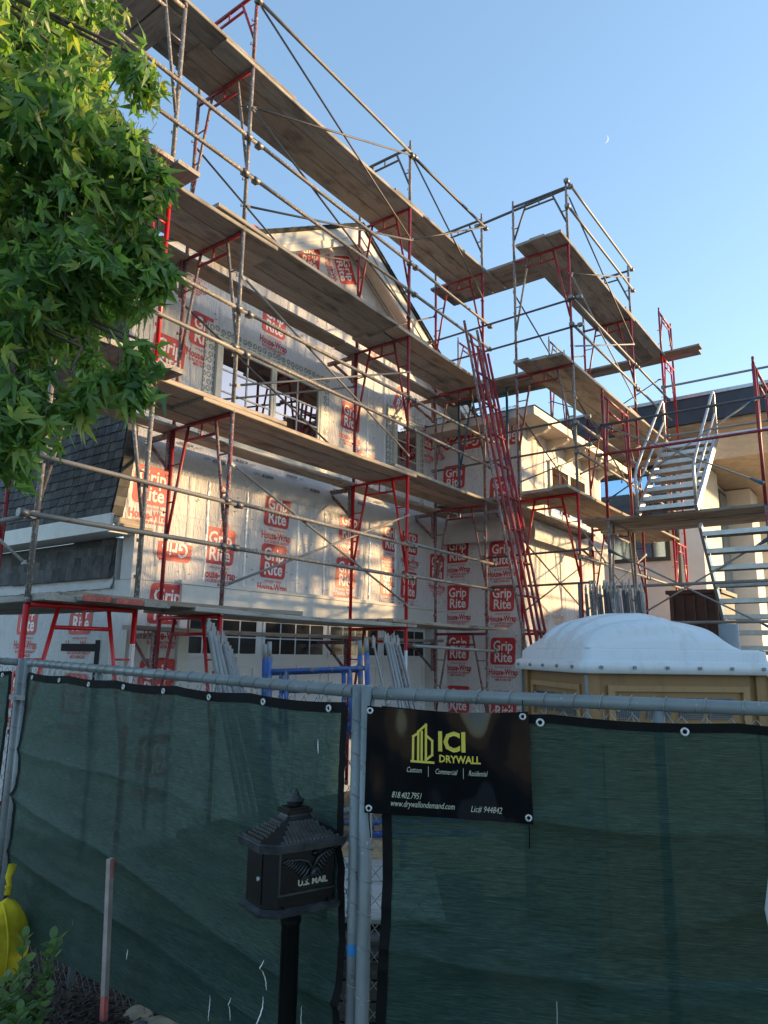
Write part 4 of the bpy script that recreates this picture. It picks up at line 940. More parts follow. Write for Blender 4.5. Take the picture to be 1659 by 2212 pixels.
def vent_panel(face):
    """recessed frame with four slanted vents, on the wide face ('f') or the left face ('l')"""
    W = PW if face == 'f' else PD
    def T_(u, w, z): return (u, w, z) if face == 'f' else (w, PD-u, z)
    a, b = .14, W-.13
    q = MB()
    def quad(u0,u1,z0,z1,w0,w1,mb):
        vs_ = [T_(u,w,z) for w in (w0,w1) for u, z in ((u0,z0),(u1,z0),(u1,z1),(u0,z1))]
        mb.add(vs_, [(0,1,2,3),(7,6,5,4),(0,4,5,1),(1,5,6,2),(2,6,7,3),(3,7,4,0)])
    z1, z0 = EZ-.09, EZ-.36
    quad(a,b,z1-.035,z1,.008,.029,q); quad(a,b,z0,z0+.035,.008,.029,q); quad(a,a+.045,z0+.035,z1-.035,.009,.029,q); quad(b-.045,b,z0+.035,z1-.035,.009,.029,q)
    pp(q, 'vent_frame', M['tanlight'])
    q = MB(); quad(.10,W-.10,.30,EZ-.42,.012,.029,q); pp(q, 'moulded_panel', M['tanlight'])
    u0 = a+.075; tw = (b-a-.15)
    for k in range(4):
        ua = u0+tw*k/4+ (.0 if k < 2 else .018); ub = ua+tw/4-.045; sl = -.025; za, zb = z0+.075, z1-.07
        q = MB(); vs_ = [T_(u,w,z) for w in (.018,.0292) for u, z in ((ua+sl,za),(ub+sl,za),(ub,zb),(ua,zb))]; q.add(vs_, [(0,1,2,3),(7,6,5,4),(0,4,5,1),(1,5,6,2),(2,6,7,3),(3,7,4,0)]); vent = pp(q, 'vent', M['greyplastic'])
        q = MB()
        for g_ in range(1, 11):
            f = g_/11; zz_ = za+(zb-za)*f; s_ = sl*(1-f); q.add([T_(u,.0172,z) for u, z in ((ua+s_,zz_-.0022),(ub+s_,zz_-.0022),(ub+s_,zz_+.0022),(ua+s_,zz_+.0022))], [(0,1,2,3)])
            uu = ua+(ub-ua)*f; q.add([T_(u,.0170,z) for u, z in ((uu+sl-.002,za),(uu+sl+.002,za),(uu+.002,zb),(uu-.002,zb))], [(0,1,2,3)])
        pp(q, 'grille', M['nframe'], vent)
    for u in (a+.055,(a+b)/2+.005,b-.055):
        q = MB(); c_ = Vector(T_(u,.012,(z0+z1)/2-.01)); q.tube(c_, c_+(Vector((0,-.012,0)) if face == 'f' else Vector((-.012,0,0))), .011, 10); pp(q, 'rivet', M['greyplastic'])
vent_panel('f'); vent_panel('l')
# roof: rim, dome with ribs, vent pipe
q = MB(); ov = .045
rim = [(-ov,EZ-.02),(-ov-.012,EZ-.015),(-ov-.006,EZ+.05),(-ov+.012,EZ+.058),(-ov+.03,EZ+.062),(-ov+.034,EZ+.12),(-ov+.06,EZ+.135)]
P = []
for o_, z in rim:
    c_ = .05; x0, x1, y0, y1 = o_, PW-o_, o_, PD-o_; ring = []
    for cx, cy, a0 in ((x1-c_,y1-c_,0),(x0+c_,y1-c_,90),(x0+c_,y0+c_,180),(x1-c_,y0+c_,270)):
        for k in range(5):
            a = R(a0+22.5*k); ring.append((cx+c_*math.cos(a), cy+c_*math.sin(a), z))
    P.append(ring)
q.grid(P, close=True); roof_o = pp(q, 'roof_rim', M['whiteplastic'])
q = MB(); P = []; N1, N2 = 130, 100
def domez(u, v):
    uu = (u-.46)/(.46 if u < .46 else .54); vv = (v-.5)/.5
    a = max(0., 1-abs(uu)**2.3)**.62 if abs(uu) < 1 else 0.; b = max(0., 1-abs(vv)**2.4)**.55
    if u > .78: a *= max(0., 1-((u-.78)/.10))**.8 if u < .88 else 0
    h = .215*a*b
    for c in (.06,.27,.48,.69):           # moulded ribs running over the left shoulder
        d = abs(v-c-.10*u)
        if u < .66 and d < .055: t_ = max(0., min(1., (.055-d)/.018)); h += .034*t_*t_*(3-2*t_)*min(1, a*b*2.2)*min(1, (.66-u)/.18)
    for c in (.52,.60):                   # two short creases on the crown
        d = abs(u-c-.12*v)
        if d < .014 and .18 < v < .45: h -= .010*math.cos(d/.014*math.pi/2)*math.sin((v-.18)/.27*math.pi)
    return h
for i in range(N1+1):
    row = []
    for j in range(N2+1):
        u = i/N1; v = j/N2; row.append((.008+(PW-.016)*u, .008+(PD-.016)*v, EZ+.132+domez(u, v)))
    P.append(row)
q.grid(P); pp(q, 'roof_dome', M['whiteplastic'], roof_o)
q = MB(); q.lathe([(.062,.11),(.060,.30),(.045,.302),(.043,.28),(0.001,.27)], (PW-.14,.16,EZ), 20); pp(q, 'vent_pipe', M['greyplastic'], roof_o)
for k in range(6):
    q = MB(); x = .07+k*(PW-.14)/5; q.tube((x,-ov-.006,EZ+.018),(x,-ov-.022,EZ+.018),.011,10); pp(q, 'bolt', M['greyplastic'], roof_o)
for k in range(5):
    q = MB(); y = .07+k*(PD-.14)/4; q.tube((-ov-.006,y,EZ+.018),(-ov-.022,y,EZ+.018),.011,10); pp(q, 'bolt', M['greyplastic'], roof_o)

# ------------------------------------------------------------------ temporary fence panels with privacy screens
def zrail(P2):  # the ground under the fence falls slightly to the right
    return 1.84 - .015*(4.68-P2.y)
def fence_panel(A, B, label, posts=(True, True), postoff=(0,0), mid=None):
    A = A.copy(); B = B.copy(); d = (B-A).normalized(); L = (B-A).length; e = empty('chain_link_fence', A, 0, label, 'fence', 'temporary fence panels')
    za, zb = zrail(A), zrail(B)
    def at_(s, z, off=0.): return Vector((d.x*s - d.y*off, d.y*s + d.x*off, z))
    for k, s in enumerate((0, L)):
        if posts[k]:
            q = MB(); zt = (za if k == 0 else zb)+.025; q.tube(at_(s,0),at_(s,zt),.0235,12); inst('post', q.mesh('post', M['fencepipe']), e)
    if mid:
        q = MB(); q.tube(at_(mid,0),at_(mid,za+(zb-za)*mid/L-.02),.019,10); inst('post', q.mesh('post', M['fencepipe']), e)
    q = MB(); q.tube(at_(.02,za),at_(L-.02,zb),.0225,12); inst('top_rail', q.mesh('top_rail', M['fencepipe']), e)
    q = MB(); q.tube(at_(.02,.12),at_(L-.02,.12),.0225,10); inst('bottom_rail', q.mesh('bottom_rail', M['fencepipe']), e)
    w, h = .075, .086; q = MB(); nk = int(L/(w/2))
    top = lambda s: za+(zb-za)*s/L - .035
    for k in range(nk):
        pts = []; j = 0
        while True:
            s = w/2*(k+(j+k) % 2); z = top(s) - j*h/2
            if z < .08: break
            pts.append(at_(min(s, L), z, .004*((j+k) % 2))); j += 1
        if j % 1 == 0 and len(pts) > 1: q.path(pts, .0017, 4, cap=False)
    cl = inst('chain_link', q.mesh('chain_link', M['wire'], fix=False), e); cl['kind'] = 'stuff'
    q = MB(); rt_ = random.Random(int(L*100))
    s = .06
    while s < L-.05:                         # tie wires wound over the top rail
        zc = za+(zb-za)*s/L; q.path([at_(s+.010*math.sin(t*.7)+.006*t-.02, zc+.0265*math.cos(t*.785), .0265*math.sin(t*.785)) for t in range(9)], .0018, 4, cap=False)
        q.path([at_(s+.02,zc-.026,.01),at_(s+.03+rt_.uniform(-.02,.02),zc-.075,.004)], .0016, 4, cap=False); s += rt_.uniform(.085,.125)
    for k, s in enumerate((0, L)):
        if posts[k]:
            z = .3
            while z < 1.75:
                q.path([at_(s+.0262*math.sin(t*.785), z+.006*t, .0262*math.cos(t*.785)) for t in range(9)], .0018, 4, cap=False); z += rt_.uniform(.10,.16)
    tw = inst('tie_wires', q.mesh('tie_wires', M['wire'], fix=False), e); tw['kind'] = 'stuff'
    return e
def fdir(A, B): return (B-A).normalized()
dL = fdir(FM, FL)
FM2 = FM+dL*.052+Vector((.012,.0,0))
fence_panel(FM2, FL, 'chain link fence panel with green screen behind the mailbox', mid=2.05)
FMR = FM+FDR*.005
fence_panel(FMR, FMR+FDR*3.05, 'chain link fence panel with the black banner in front of the toilet', mid=.98)
dLL = Vector((-.10,.995,0)).normalized(); FLL = FL+dLL*.075
fence_panel(FLL, FLL+dLL*3.05, 'chain link fence panel cut off by the left edge of the photo')
q = MB(); mid_ = (FL+FLL)/2; q.box((mid_.x,mid_.y,1.62),(.075,.15,.03), 0, Matrix.Rotation(math.atan2(dLL.y,dLL.x)-R(90), 3, 'Z')); q.tube((mid_.x-.05,mid_.y,1.62),(mid_.x+.05,mid_.y,1.62),.007,6); tag(q.build('fence_clamp', M['galv']), 'bolted steel clamp joining two fence posts at the left', 'clamp')
q = MB(); q.tube((FM2.x,FM2.y,.93),(FM2.x,FM2.y,.965),.0245,12,cap=False); tag(q.build('tape_strip', M['bluetape']), 'strip of blue tape round the left of the paired fence posts', 'tape')

def screen(A, d, s0, s1, zt0, zt1, zb0, zb1, label, off, seed, waves=(), edge0=None, slits=()):
    """hanging mesh cloth; the camera side is at -off"""
    e = empty('privacy_screen', (A.x,A.y,0), 0, label, 'privacy screen', 'green privacy screens')
    nrm = Vector((d.y,-d.x,0))
    if nrm.dot(Vector((A.x,A.y,0))) > 0: nrm = -nrm
    NS, NZ = 90, 180
    def shape(u, v):
        s = s0+(s1-s0)*u
        if edge0: s = s0+edge0(v)*(1-u)**6 + (s1-s0)*u
        sag = .011*abs(math.sin(u*math.pi*5.0))
        zt = zt0+(zt1-zt0)*u - sag; zb = zb0+(zb1-zb0)*u
        z = zt+(zb-zt)*v
        w = .012*noise.noise(Vector((u*6,v*3,seed)))+.005*noise.noise(Vector((u*11,v*22,seed+2)))+.004*noise.noise(Vector((u*34,v*9,seed+7)))+.02*v*noise.noise(Vector((u*3.5,v*1.5,seed+4)))
        for vc, sl_, amp in waves: q_ = v-vc-sl_*(u-.5)-.012*math.sin(u*9)-.008*noise.noise(Vector((u*9,seed,vc))); k_ = .55+.45*noise.noise(Vector((u*5,seed+3,vc*7))); w += k_*(amp*math.exp(-(q_/.03)**2)+amp*.55*math.exp(-(q_/.007)**2))
        return Vector((d.x*s, d.y*s, z)) + nrm*(off+w+.05*max(0,v-.85))
    q = MB(); q.grid([[shape(i/NS, .008+.992*j/NZ) for j in range(NZ+1)] for i in range(NS+1)]); inst('mesh_cloth', q.mesh('mesh_cloth', M['cloth'], fix=False), e)
    q = MB(); q.grid([[shape(i/NS, v)+nrm*.003 for v in ((-.006,.008,.024) if seed < 5 else (-.004,.005,.014))] for i in range(NS+1)]); inst('hem', q.mesh('hem', M['hem'], fix=False), e)
    q = MB(); q.grid([[shape(u, j/NZ)+nrm*.003 for u in (-.004,.008)] for j in range(NZ+1)]); inst('hem', q.mesh('hem', M['hem'], fix=False), e)
    q = MB(); q.grid([[shape(u, j/NZ)+nrm*.003 for u in (.992,1.004)] for j in range(NZ+1)]); inst('hem', q.mesh('hem', M['hem'], fix=False), e)
    n = int((s1-s0)/.42); gm = MB()
    gm.path([(.0105*math.cos(a*.5236),.0105*math.sin(a*.5236),0) for a in range(13)], .0042, 6, cap=False); gme = gm.mesh('grommet', M['grommet'])
    zr = Vector((0,0,1)).rotation_difference(nrm)
    for k in range(n+1):
        p = shape(.03+.94*k/n, .012)+nrm*.007; o = inst('grommet', gme, e, p); o.rotation_euler = zr.to_euler()
    for (u, v0, v1, wd) in slits:
        q = MB(); pts = []
        for t in range(25):
            v = v0+(v1-v0)*t/24; ww = .6*wd*(.35+.65*math.sin(math.pi*t/24)) if v1-v0 < .2 else wd*.5
            c_ = shape(u+.0004*math.sin(t*1.3), v)+nrm*.012; pts.append([c_-Vector((d.x,d.y,0))*ww, c_+Vector((d.x,d.y,0))*ww])
        q.grid(pts); inst('thread_pull', q.mesh('thread_pull', M['galv'] if v1-v0 > .2 else M['pwhite'], fix=False), e)  # pale strips drawn as light showing through slits in the cloth
    return e
zA = zrail(FM2); zB = zrail(FL)
screen(FM2, dL, .022, 2.98, zA-.045, zB-.065, .48, .27, 'green privacy screen hung on the panel behind the mailbox', .03, 1.0, [(.62,-.28,.032),(.80,-.2,.026),(.34,-.08,.014)],
       edge0=lambda v: .010*math.sin(v*7)+.008, slits=[(.10,.80,.86,.006),(.13,.72,.80,.006),(.135,.82,.90,.005),(.06,.80,.92,.004),(.20,.86,.92,.004),(.25,.88,.95,.004),(.09,.95,.99,.006),(.48,.86,.89,.005),(.045,.10,.14,.004)])
screen(FMR, FDR, .058, 2.95, zrail(FMR)-.048, zrail(FMR)-.10, .10, .10, 'green privacy screen hung on the panel with the black banner', .03, 9.0, [(.215,.10,.034),(.47,.02,.032),(.72,.03,.028),(.30,-.4,.016),(.56,.35,.014)],
       edge0=lambda v: .012*math.sin(v*8-1.2)+.010, slits=[(.195,.52,.99,.003),(.34,.54,.99,.003),(.155,.76,.80,.006),(.135,.78,.84,.005),(.42,.74,.83,.006),(.545,.72,.80,.009),(.085,.86,.92,.006)])
screen(FLL, dLL, .05, 2.9, zrail(FL)-.06, zrail(FL)-.06, .25, .2, 'green privacy screen cut off by the left edge of the photo', .03, 15.0)

# ------------------------------------------------------------------ black banner
BW, BH = .548, .350
bn = empty('vinyl_banner', (FMR.x, FMR.y, 0), 0, 'glossy black ICI drywall banner tied to the fence', 'banner')
nB = Vector((FDR.y,-FDR.x,0)); nB = -nB if nB.dot(Vector((FMR.x,FMR.y,0))) > 0 else nB
def bsurf(p, lift=0.):
    u, v = p[0]/BW, p[1]/BH      # u 0..1 left to right, v 0..1 bottom to top
    w = .010*noise.noise(Vector((u*3.2,v*.9,2)))+.005*noise.noise(Vector((u*7.5,v*1.6,5)))+.006*math.sin(u*17)*max(0,v-.55)+.004*math.sin(u*9+v*3)
    s = .012+p[0]+.012*(1-v)*(u-.35); z = zrail(FMR)-.040-.350+p[1]-.012*math.sin(u*math.pi)*v-.004*u
    q = FDR*s+nB*(.062+w+lift); return (q.x, q.y, z)
q = MB(); q.grid([[bsurf((BW*i/60, BH*j/40)) for j in range(41)] for i in range(61)]); inst('banner_sheet', q.mesh('banner_sheet', M['banner'], fix=False), bn)
def btext(body, x, y, size, mat, **kw):
    t = MB(); put_text(t, body, x*BW, y*BH, size, fn=lambda p: bsurf(p, .0022), **kw); inst('lettering', t.mesh('lettering', M[mat], fix=False), bn)
btext('ICI', .535, .632, .090, 'gold', bold=.003, width=.091)
btext('DRYWALL', .581, .522, .034, 'gold', bold=.0010, width=.137)
for tx, x, w_ in (('Custom',.302,.050),('Commercial',.497,.073),('Residential',.688,.062)): btext(tx, x, .408, .025, 'cream', shear=.35, width=w_)
for x in (.391,.603):
    t = MB(); t.add([bsurf((x*BW+a, y*BH), .0022) for a, y in ((-.0007,.375),(.0007,.375),(.0007,.475),(-.0007,.475))], [(0,1,2,3)]); inst('divider_line', t.mesh('divider_line', M['cream'], fix=False), bn)
btext('818.402.7951', .167, .160, .029, 'cream', shear=.35, width=.099, align='LEFT')
btext('www.drywallondemand.com', .160, .082, .029, 'cream', shear=.35, width=.210, align='LEFT')
btext('Lic# 944842', .640, .075, .029, 'cream', shear=.35, width=.100, align='LEFT')
def stroke(mb, pts, w):
    for a, b in zip(pts, pts[1:]):
        a = Vector((*a,0)); b = Vector((*b,0)); d = (b-a).normalized(); n = Vector((-d.y,d.x,0))*w/2; e_ = d*w/2; k = 4
        mb.add([bsurf(((a+(b-a)*t/k-e_*(t == 0)+e_*(t == k))+n*s)[:2], .0022) for t in range(k+1) for s in (-1,1)], [(2*t,2*t+1,2*t+3,2*t+2) for t in range(k)])
t = MB(); X = lambda x: .288*BW+x*.073; Y_ = lambda y: .512*BH+y*.125
for pl in ([(0,0),(1,0)],[(.06,0),(.06,.66),(.24,.74)],[(.30,0),(.30,.80),(.66,1.0),(.66,.06)],[(.46,.0),(.46,.80)],[(.66,.72),(.95,.58),(.95,.20),(.66,.06)]):
    stroke(t, [(X(a), Y_(b)) for a, b in pl], .0075)
inst('building_logo', t.mesh('building_logo', M['gold'], fix=False), bn)
gm = MB(); gm.path([(.0085*math.cos(a*.5236),.0085*math.sin(a*.5236),0) for a in range(13)], .0035, 6, cap=False); gme = gm.mesh('grommet', M['grommet'])
for u, v in ((.02,.955),(.965,.955),(.03,.045),(.975,.055)):
    o = inst('grommet', gme, bn, bsurf((u*BW, v*BH), .004)); o.rotation_euler = Vector((0,0,1)).rotation_difference(nB).to_euler()
    q = MB(); c_ = Vector(bsurf((u*BW, v*BH), .006)); q.path([c_, c_+Vector((.004,0,.03 if v > .5 else -.04)), c_-nB*.04+Vector((0,0,.05 if v > .5 else -.10))], .002, 5); inst('zip_tie', q.mesh('zip_tie', M['hem']), bn)

# ------------------------------------------------------------------ mailbox
MC = Vector((1.965,1.865,0))+RH*.033; am = R(35)
dm = RH*math.cos(am)+FH*math.sin(am)
mbx = empty('mailbox', (MC.x, MC.y, .1), math.atan2(dm.y, dm.x), 'black pedestal mailbox with embossed eagle and pagoda roof', 'mailbox'); mbx.location.z = .357; mbx.scale = (.93,.93,.82)
def mp(mb, name, mat, parent=None): o = mb.build(name, M[mat]); o.parent = parent or mbx; return o
hw, hd, ch = .155, .108, .042; Z0, Z1 = .90, 1.135
def octo(hw, hd, ch): return [(-hw+ch,-hd),(hw-ch,-hd),(hw,-hd+ch),(hw,hd-ch),(hw-ch,hd),(-hw+ch,hd),(-hw,hd-ch),(-hw,-hd+ch)]
def loft(rings):
    q = MB(); q.grid([[(x,y,z) for x, y in r] for r, z in rings], close=True, smooth=False)
    n = len(rings[0][0]); q.add([(x,y,rings[0][1]) for x, y in rings[0][0]], [list(range(n))]); q.add([(x,y,rings[-1][1]) for x, y in rings[-1][0]], [list(range(n))]); return q
box_o = mp(loft([(octo(hw,hd,ch),Z0),(octo(hw,hd,ch),Z1)]), 'box', 'mailblack')
mp(loft([(octo(hw+.022,hd+.022,ch+.006),Z0-.018),(octo(hw+.024,hd+.024,ch+.006),Z0-.004),(octo(hw+.004,hd+.004,ch),Z0+.006)]), 'base_flange', 'mailworn')
mp(loft([(octo(hw+.030,hd+.030,ch+.008),Z1-.012),(octo(hw+.034,hd+.034,ch+.008),Z1+.020),(octo(hw+.030,hd+.030,ch+.008),Z1+.024)]), 'roof_rim', 'mailworn')
rr_ = []
for t in range(9):
    f = t/8; k = (1-f)**1.75
    rr_.append((octo(.046+(hw+.028-.046)*k, .038+(hd+.028-.038)*k, .008+(ch)*k), Z1+.022+.088*f))
roofm = mp(loft(rr_), 'pagoda_roof', 'mailblack')
def roofpt(fx, f):  # point on the front slope
    k = (1-f)**1.75; return Vector((fx*(.046+(hw+.028-.046)*k-.05*k-.006), -(.038+(hd+.028-.038)*k)-.001, Z1+.022+.088*f))
q = MB()
for r_ in range(9):
    n = 15-r_
    for c in range(n):
        f = .03+r_*.075; fx = -1+2*(c+.5*(r_ % 2)+.3)/n
        if abs(fx) > .96: continue
        a = roofpt(fx, f); w = .0070
        q.add([a+Vector((-w,-.0010,.010)), a+Vector((w,-.0010,.010)), a+Vector((w,-.0022,.001)), a+Vector((0,-.003,-.003)), a+Vector((-w,-.0022,.001))], [(0,1,2,3,4)])
def roofpl(fy, f):
    k = (1-f)**1.75; return Vector((-(.046+(hw+.028-.046)*k)-.001, fy*(.038+(hd+.028-.038)*k-.05*k-.004), Z1+.022+.088*f))
for r_ in range(8):
    n = 9-r_//2
    for c in range(n):
        f = .03+r_*.08; fy = -1+2*(c+.5*(r_ % 2)+.3)/n
        if abs(fy) > .95: continue
        a = roofpl(fy, f); w = .0070
        q.add([a+Vector((-.001,-w,.010)), a+Vector((-.001,w,.010)), a+Vector((-.0022,w,.001)), a+Vector((-.003,0,-.003)), a+Vector((-.0022,-w,.001))], [(0,1,2,3,4)])
sc_ = mp(q, 'roof_scales', 'mailworn', roofm); sc_['kind'] = 'stuff'
q = MB(); q.bx(-.052,.052,-.044,.044,Z1+.109,Z1+.125); q.bx(-.042,.042,-.035,.035,Z1+.125,Z1+.133); mp(q, 'roof_cap', 'mailblack')
q = MB(); q.lathe([(.020,.150),(.030,.158),(.033,.170),(.036,.174),(.034,.178),(.022,.184),(.020,.192),(.016,.194),(.014,.200),(.017,.203),(.010,.208),(.008,.216),(.001,.222)], (0,0,Z1-.017), 18); mp(q, 'finial', 'mailworn')
# front panel lines, lower drop edge, side door, lock
q = MB(); q.bx(-hw+ch-.002,hw-ch+.002,-hd-.006,-hd-.0005,Z0+.055,Z0+.062); q.bx(-hw+ch-.002,-hw+ch+.004,-hd-.005,-hd-.0005,Z0+.0625,Z1-.014); mp(q, 'front_moulding', 'mailworn')
q = MB(); q.bx(-hw-.004,-hw-.0005,-hd+ch+.006,hd-ch-.006,Z0+.02,Z1-.018); dr = mp(q, 'side_door', 'mailblack')
q = MB(); q.tube((-hw-.004,-hd+ch+.022,Z0+.115),(-hw-.011,-hd+ch+.022,Z0+.115),.0085,12); mp(q, 'lock', 'grommet', dr)
for x in (-.09,.09):
    q = MB(); q.bx(x-.004,x+.004,-hd-.012,-hd-.006,Z0+.008,Z0+.018); mp(q, 'screw', 'mailblack')
def mtext(body, x, z, size, mat, name, **kw):
    t = MB(); put_text(t, body, x, z, size, fn=lambda p: (p[0], -hd-.0022, p[1]), **kw); o = inst(name, t.mesh(name, M[mat], fix=False), mbx); return o
mtext('U.S. MAIL', .025, Z0+.083, .032, 'mailtext', 'lettering', bold=.0014, sx=.95)
mtext('APPROVED BY THE POSTMASTER GENERAL', .025, Z0+.073, .0072, 'mailworn', 'lettering')
# eagle: body, head, tail, feathered wings
q = MB(); yE = -hd-.001
def feather(pts, w):
    pts = [Vector((x, yE-.004, z)) for x, z in pts]; q.path(pts, w, 5, radii=[w*(.55+.75*math.sin(math.pi*(.2+.6*i/(len(pts)-1)))) for i in range(len(pts))])
cx, cz = .020, Z0+.135
for s_, hgt, spread in ((-1,.030,.105),(1,.058,.088)):
    q.path([(cx,yE-.005,cz+.006),(cx+s_*.022,yE-.007,cz+.030+hgt*.3),(cx+s_*.055,yE-.006,cz+.034+hgt*.55),(cx+s_*spread,yE-.005,cz+.022+hgt)], .004, 6, radii=[.006,.0055,.0045,.002])
    for k in range(9):
        t_ = k/8; ax = cx+s_*(.012+t_*(spread-.018)); az = cz+.012+(.020+hgt)*t_**.8; L_ = .048-.010*t_
        feather([(ax,az),(ax+s_*L_*.30,az-L_*.55+.006),(ax+s_*L_*.62,az-L_*.80+.016*t_)], .0034)
        if k < 7: feather([(ax+s_*.006,az-.004),(ax+s_*(.006+L_*.16),az-L_*.40)], .0026)
q.path([(cx-.006,yE-.006,cz-.022),(cx+.002,yE-.010,cz-.004),(cx+.010,yE-.008,cz+.010)], .009, 8, radii=[.005,.010,.007]); q.path([(cx+.010,yE-.008,cz+.008),(cx+.022,yE-.008,cz+.004),(cx+.030,yE-.005,cz-.004)], .005, 6, radii=[.007,.006,.002])
for k in range(5): feather([(cx-.004,cz-.014),(cx-.030-.004*k,cz-.034-.003*k+.004*k)], .003)
for k in range(4): feather([(cx+.004+.006*k,cz-.012),(cx+.004+.008*k,cz-.030)], .0022)
mp(q, 'eagle_emblem', 'mailworn')
q = MB(); q.lathe([(.012,0),(.012,.004),(.008,.009),(.001,.010)], (0,0,0), 14); k_ = mp(q, 'front_knob', 'mailblack'); k_.rotation_euler = (R(90),0,0); k_.location = (.030,-hd-.001,Z1-.035)
q = MB(); q.bx(hw+.001,hw+.006,-.045,-.03,Z1-.075,Z1-.015); mp(q, 'flag', 'flag')
q = MB(); q.lathe([(.040,-.6),(.040,-.4),(.034,-.38),(.034,.80),(.040,.815),(.036,.83),(.048,.85),(.046,.872),(.036,.88)], (0,0,0), 18); mp(q, 'post', 'mailblack')

# ------------------------------------------------------------------ stake, yellow bag, rubble, white object
sk_ = empty('survey_stake', (2.10,3.03,.34), 0, 'pale wooden survey stake with faded pink marking paint', 'stake', rot=(Matrix.Rotation(R(-2.6), 3, FH) @ Matrix.Rotation(R(20), 3, 'Z')).to_euler())
q = MB(); q.bx(-.015,.015,-.010,.010,.1,.66); inst('shaft', q.mesh('shaft', M['stake']), sk_)
q = MB(); q.bx(-.0152,.0152,-.0102,.0102,-.12,.0995); inst('painted_foot', q.mesh('painted_foot', M['stakered']), sk_)
q = MB(); q.bx(-.0055,.012,-.0115,-.0101,.58,.659); inst('paint_mark', q.mesh('paint_mark', M['stakered']), sk_)
bg_ = empty('yellow_sandbag', (2.27,4.27,.10), 0, 'yellow woven sandbag tied at the top leaning on the fence at the left', 'sandbag')
q = MB(); P = []
for i in range(23):
    t_ = i/22; z = .50*t_; r_ = .145*(math.sin(math.pi*min(1,(t_*.93+.16)))**.55)*(1-.0*t_) if t_ < .97 else .02
    row = []
    for k in range(28):
        a = 2*math.pi*k/28; w = 1+.06*noise.noise(Vector((math.cos(a)*1.6,math.sin(a)*1.6,t_*4)))+.09*math.sin(a*11+t_*2)*(t_**3)+.03*math.sin(a*5+t_*7)+.02*noise.noise(Vector((math.cos(a)*4,math.sin(a)*4,t_*11)))
        row.append((r_*w*math.cos(a), r_*.72*w*math.sin(a), z))
    P.append(row)
q.grid(P, close=True); inst('bag_body', q.mesh('bag_body', M['yellowbag']), bg_)
q = MB(); q.path([(-.03+.01*math.sin(z*9),-.105*math.sin(math.pi*min(1,(z/.5*.93+.16)))**.55-.004,z) for z in [.02+.03*k for k in range(15)]], .006, 5); inst('bag_seam', q.mesh('bag_seam', M['yellowbag']), bg_)
q = MB(); q.path([(0,0,.47),(.004,0,.515),(-.004,.004,.56),(.012,0,.625)], .02, 8, radii=[.022,.012,.018,.024]); inst('bag_neck', q.mesh('bag_neck', M['yellowbag']), bg_)
q = MB()
for k in range(2): q.path([(.016*math.cos(a*.63),.016*math.sin(a*.63),.508+.008*k) for a in range(11)], .0035, 5, cap=False)
inst('bag_tie', q.mesh('bag_tie', M['yellowbag']), bg_)
rk2 = random.Random(8)
def rock_mesh(sd, sx, sy_, sz):
    b = bmesh.new(); bmesh.ops.create_icosphere(b, subdivisions=3, radius=1)
    for v in b.verts: f = 1+.22*noise.noise(v.co*1.4+Vector((sd,0,0)))+.06*noise.noise(v.co*4+Vector((0,sd,0))); v.co = Vector((v.co.x*sx*f, v.co.y*sy_*f, v.co.z*sz*f))
    me = bpy.data.meshes.new('rock'); b.to_mesh(me); b.free(); me.polygons.foreach_set('use_smooth', [True]*len(me.polygons)); return me
def rock(name, loc, dims, mat, label, cat, group=None):
    me = rock_mesh(rk2.uniform(0,50), *dims); me.materials.append(M[mat]); o = inst(name, me, None, loc, (0,0,rk2.uniform(0,6))); tag(o, label, cat, group)
zz0 = lambda x, y: mound_z(x, y)
rock('concrete_lump', (2.20,2.72,zz0(2.2,2.72)+.01), (.22,.15,.06), 'sandstone', 'sandy concrete lump at the foot of the green screen right of the stake', 'concrete')
rock('concrete_lump', (2.24,2.98,zz0(2.24,2.98)-.01), (.10,.07,.04), 'sandstone', 'small yellowish concrete lump right of the stake', 'concrete')
for k, (x, y) in enumerate(((2.08,2.72),(2.05,2.58),(2.12,2.80),(2.02,2.68),(2.16,2.55))):
    rock('pebble', (x,y,zz0(x,y)+.055-.01*k), (.034,.024,.02), 'rock', f'dark river pebble by the concrete lump, {NN[k]} nearest the stake', 'pebble', 'pebbles in the bed')
gl = empty('white_globe', (2.338,.232,0), 0, 'smooth white rounded object on a dark post cut off by the right edge', 'globe')
q = MB(); q.lathe([(.001,.30),(.06,.295),(.115,.27),(.16,.21),(.175,.13),(.165,.05),(.12,0),(.05,-.02),(.001,-.02)], (0,0,1.14), 32); inst('globe', q.mesh('globe', M['white']), gl)
q = MB(); q.tube((0,0,0),(0,0,1.12),.03,12); inst('post', q.mesh('post', M['mailblack']), gl)

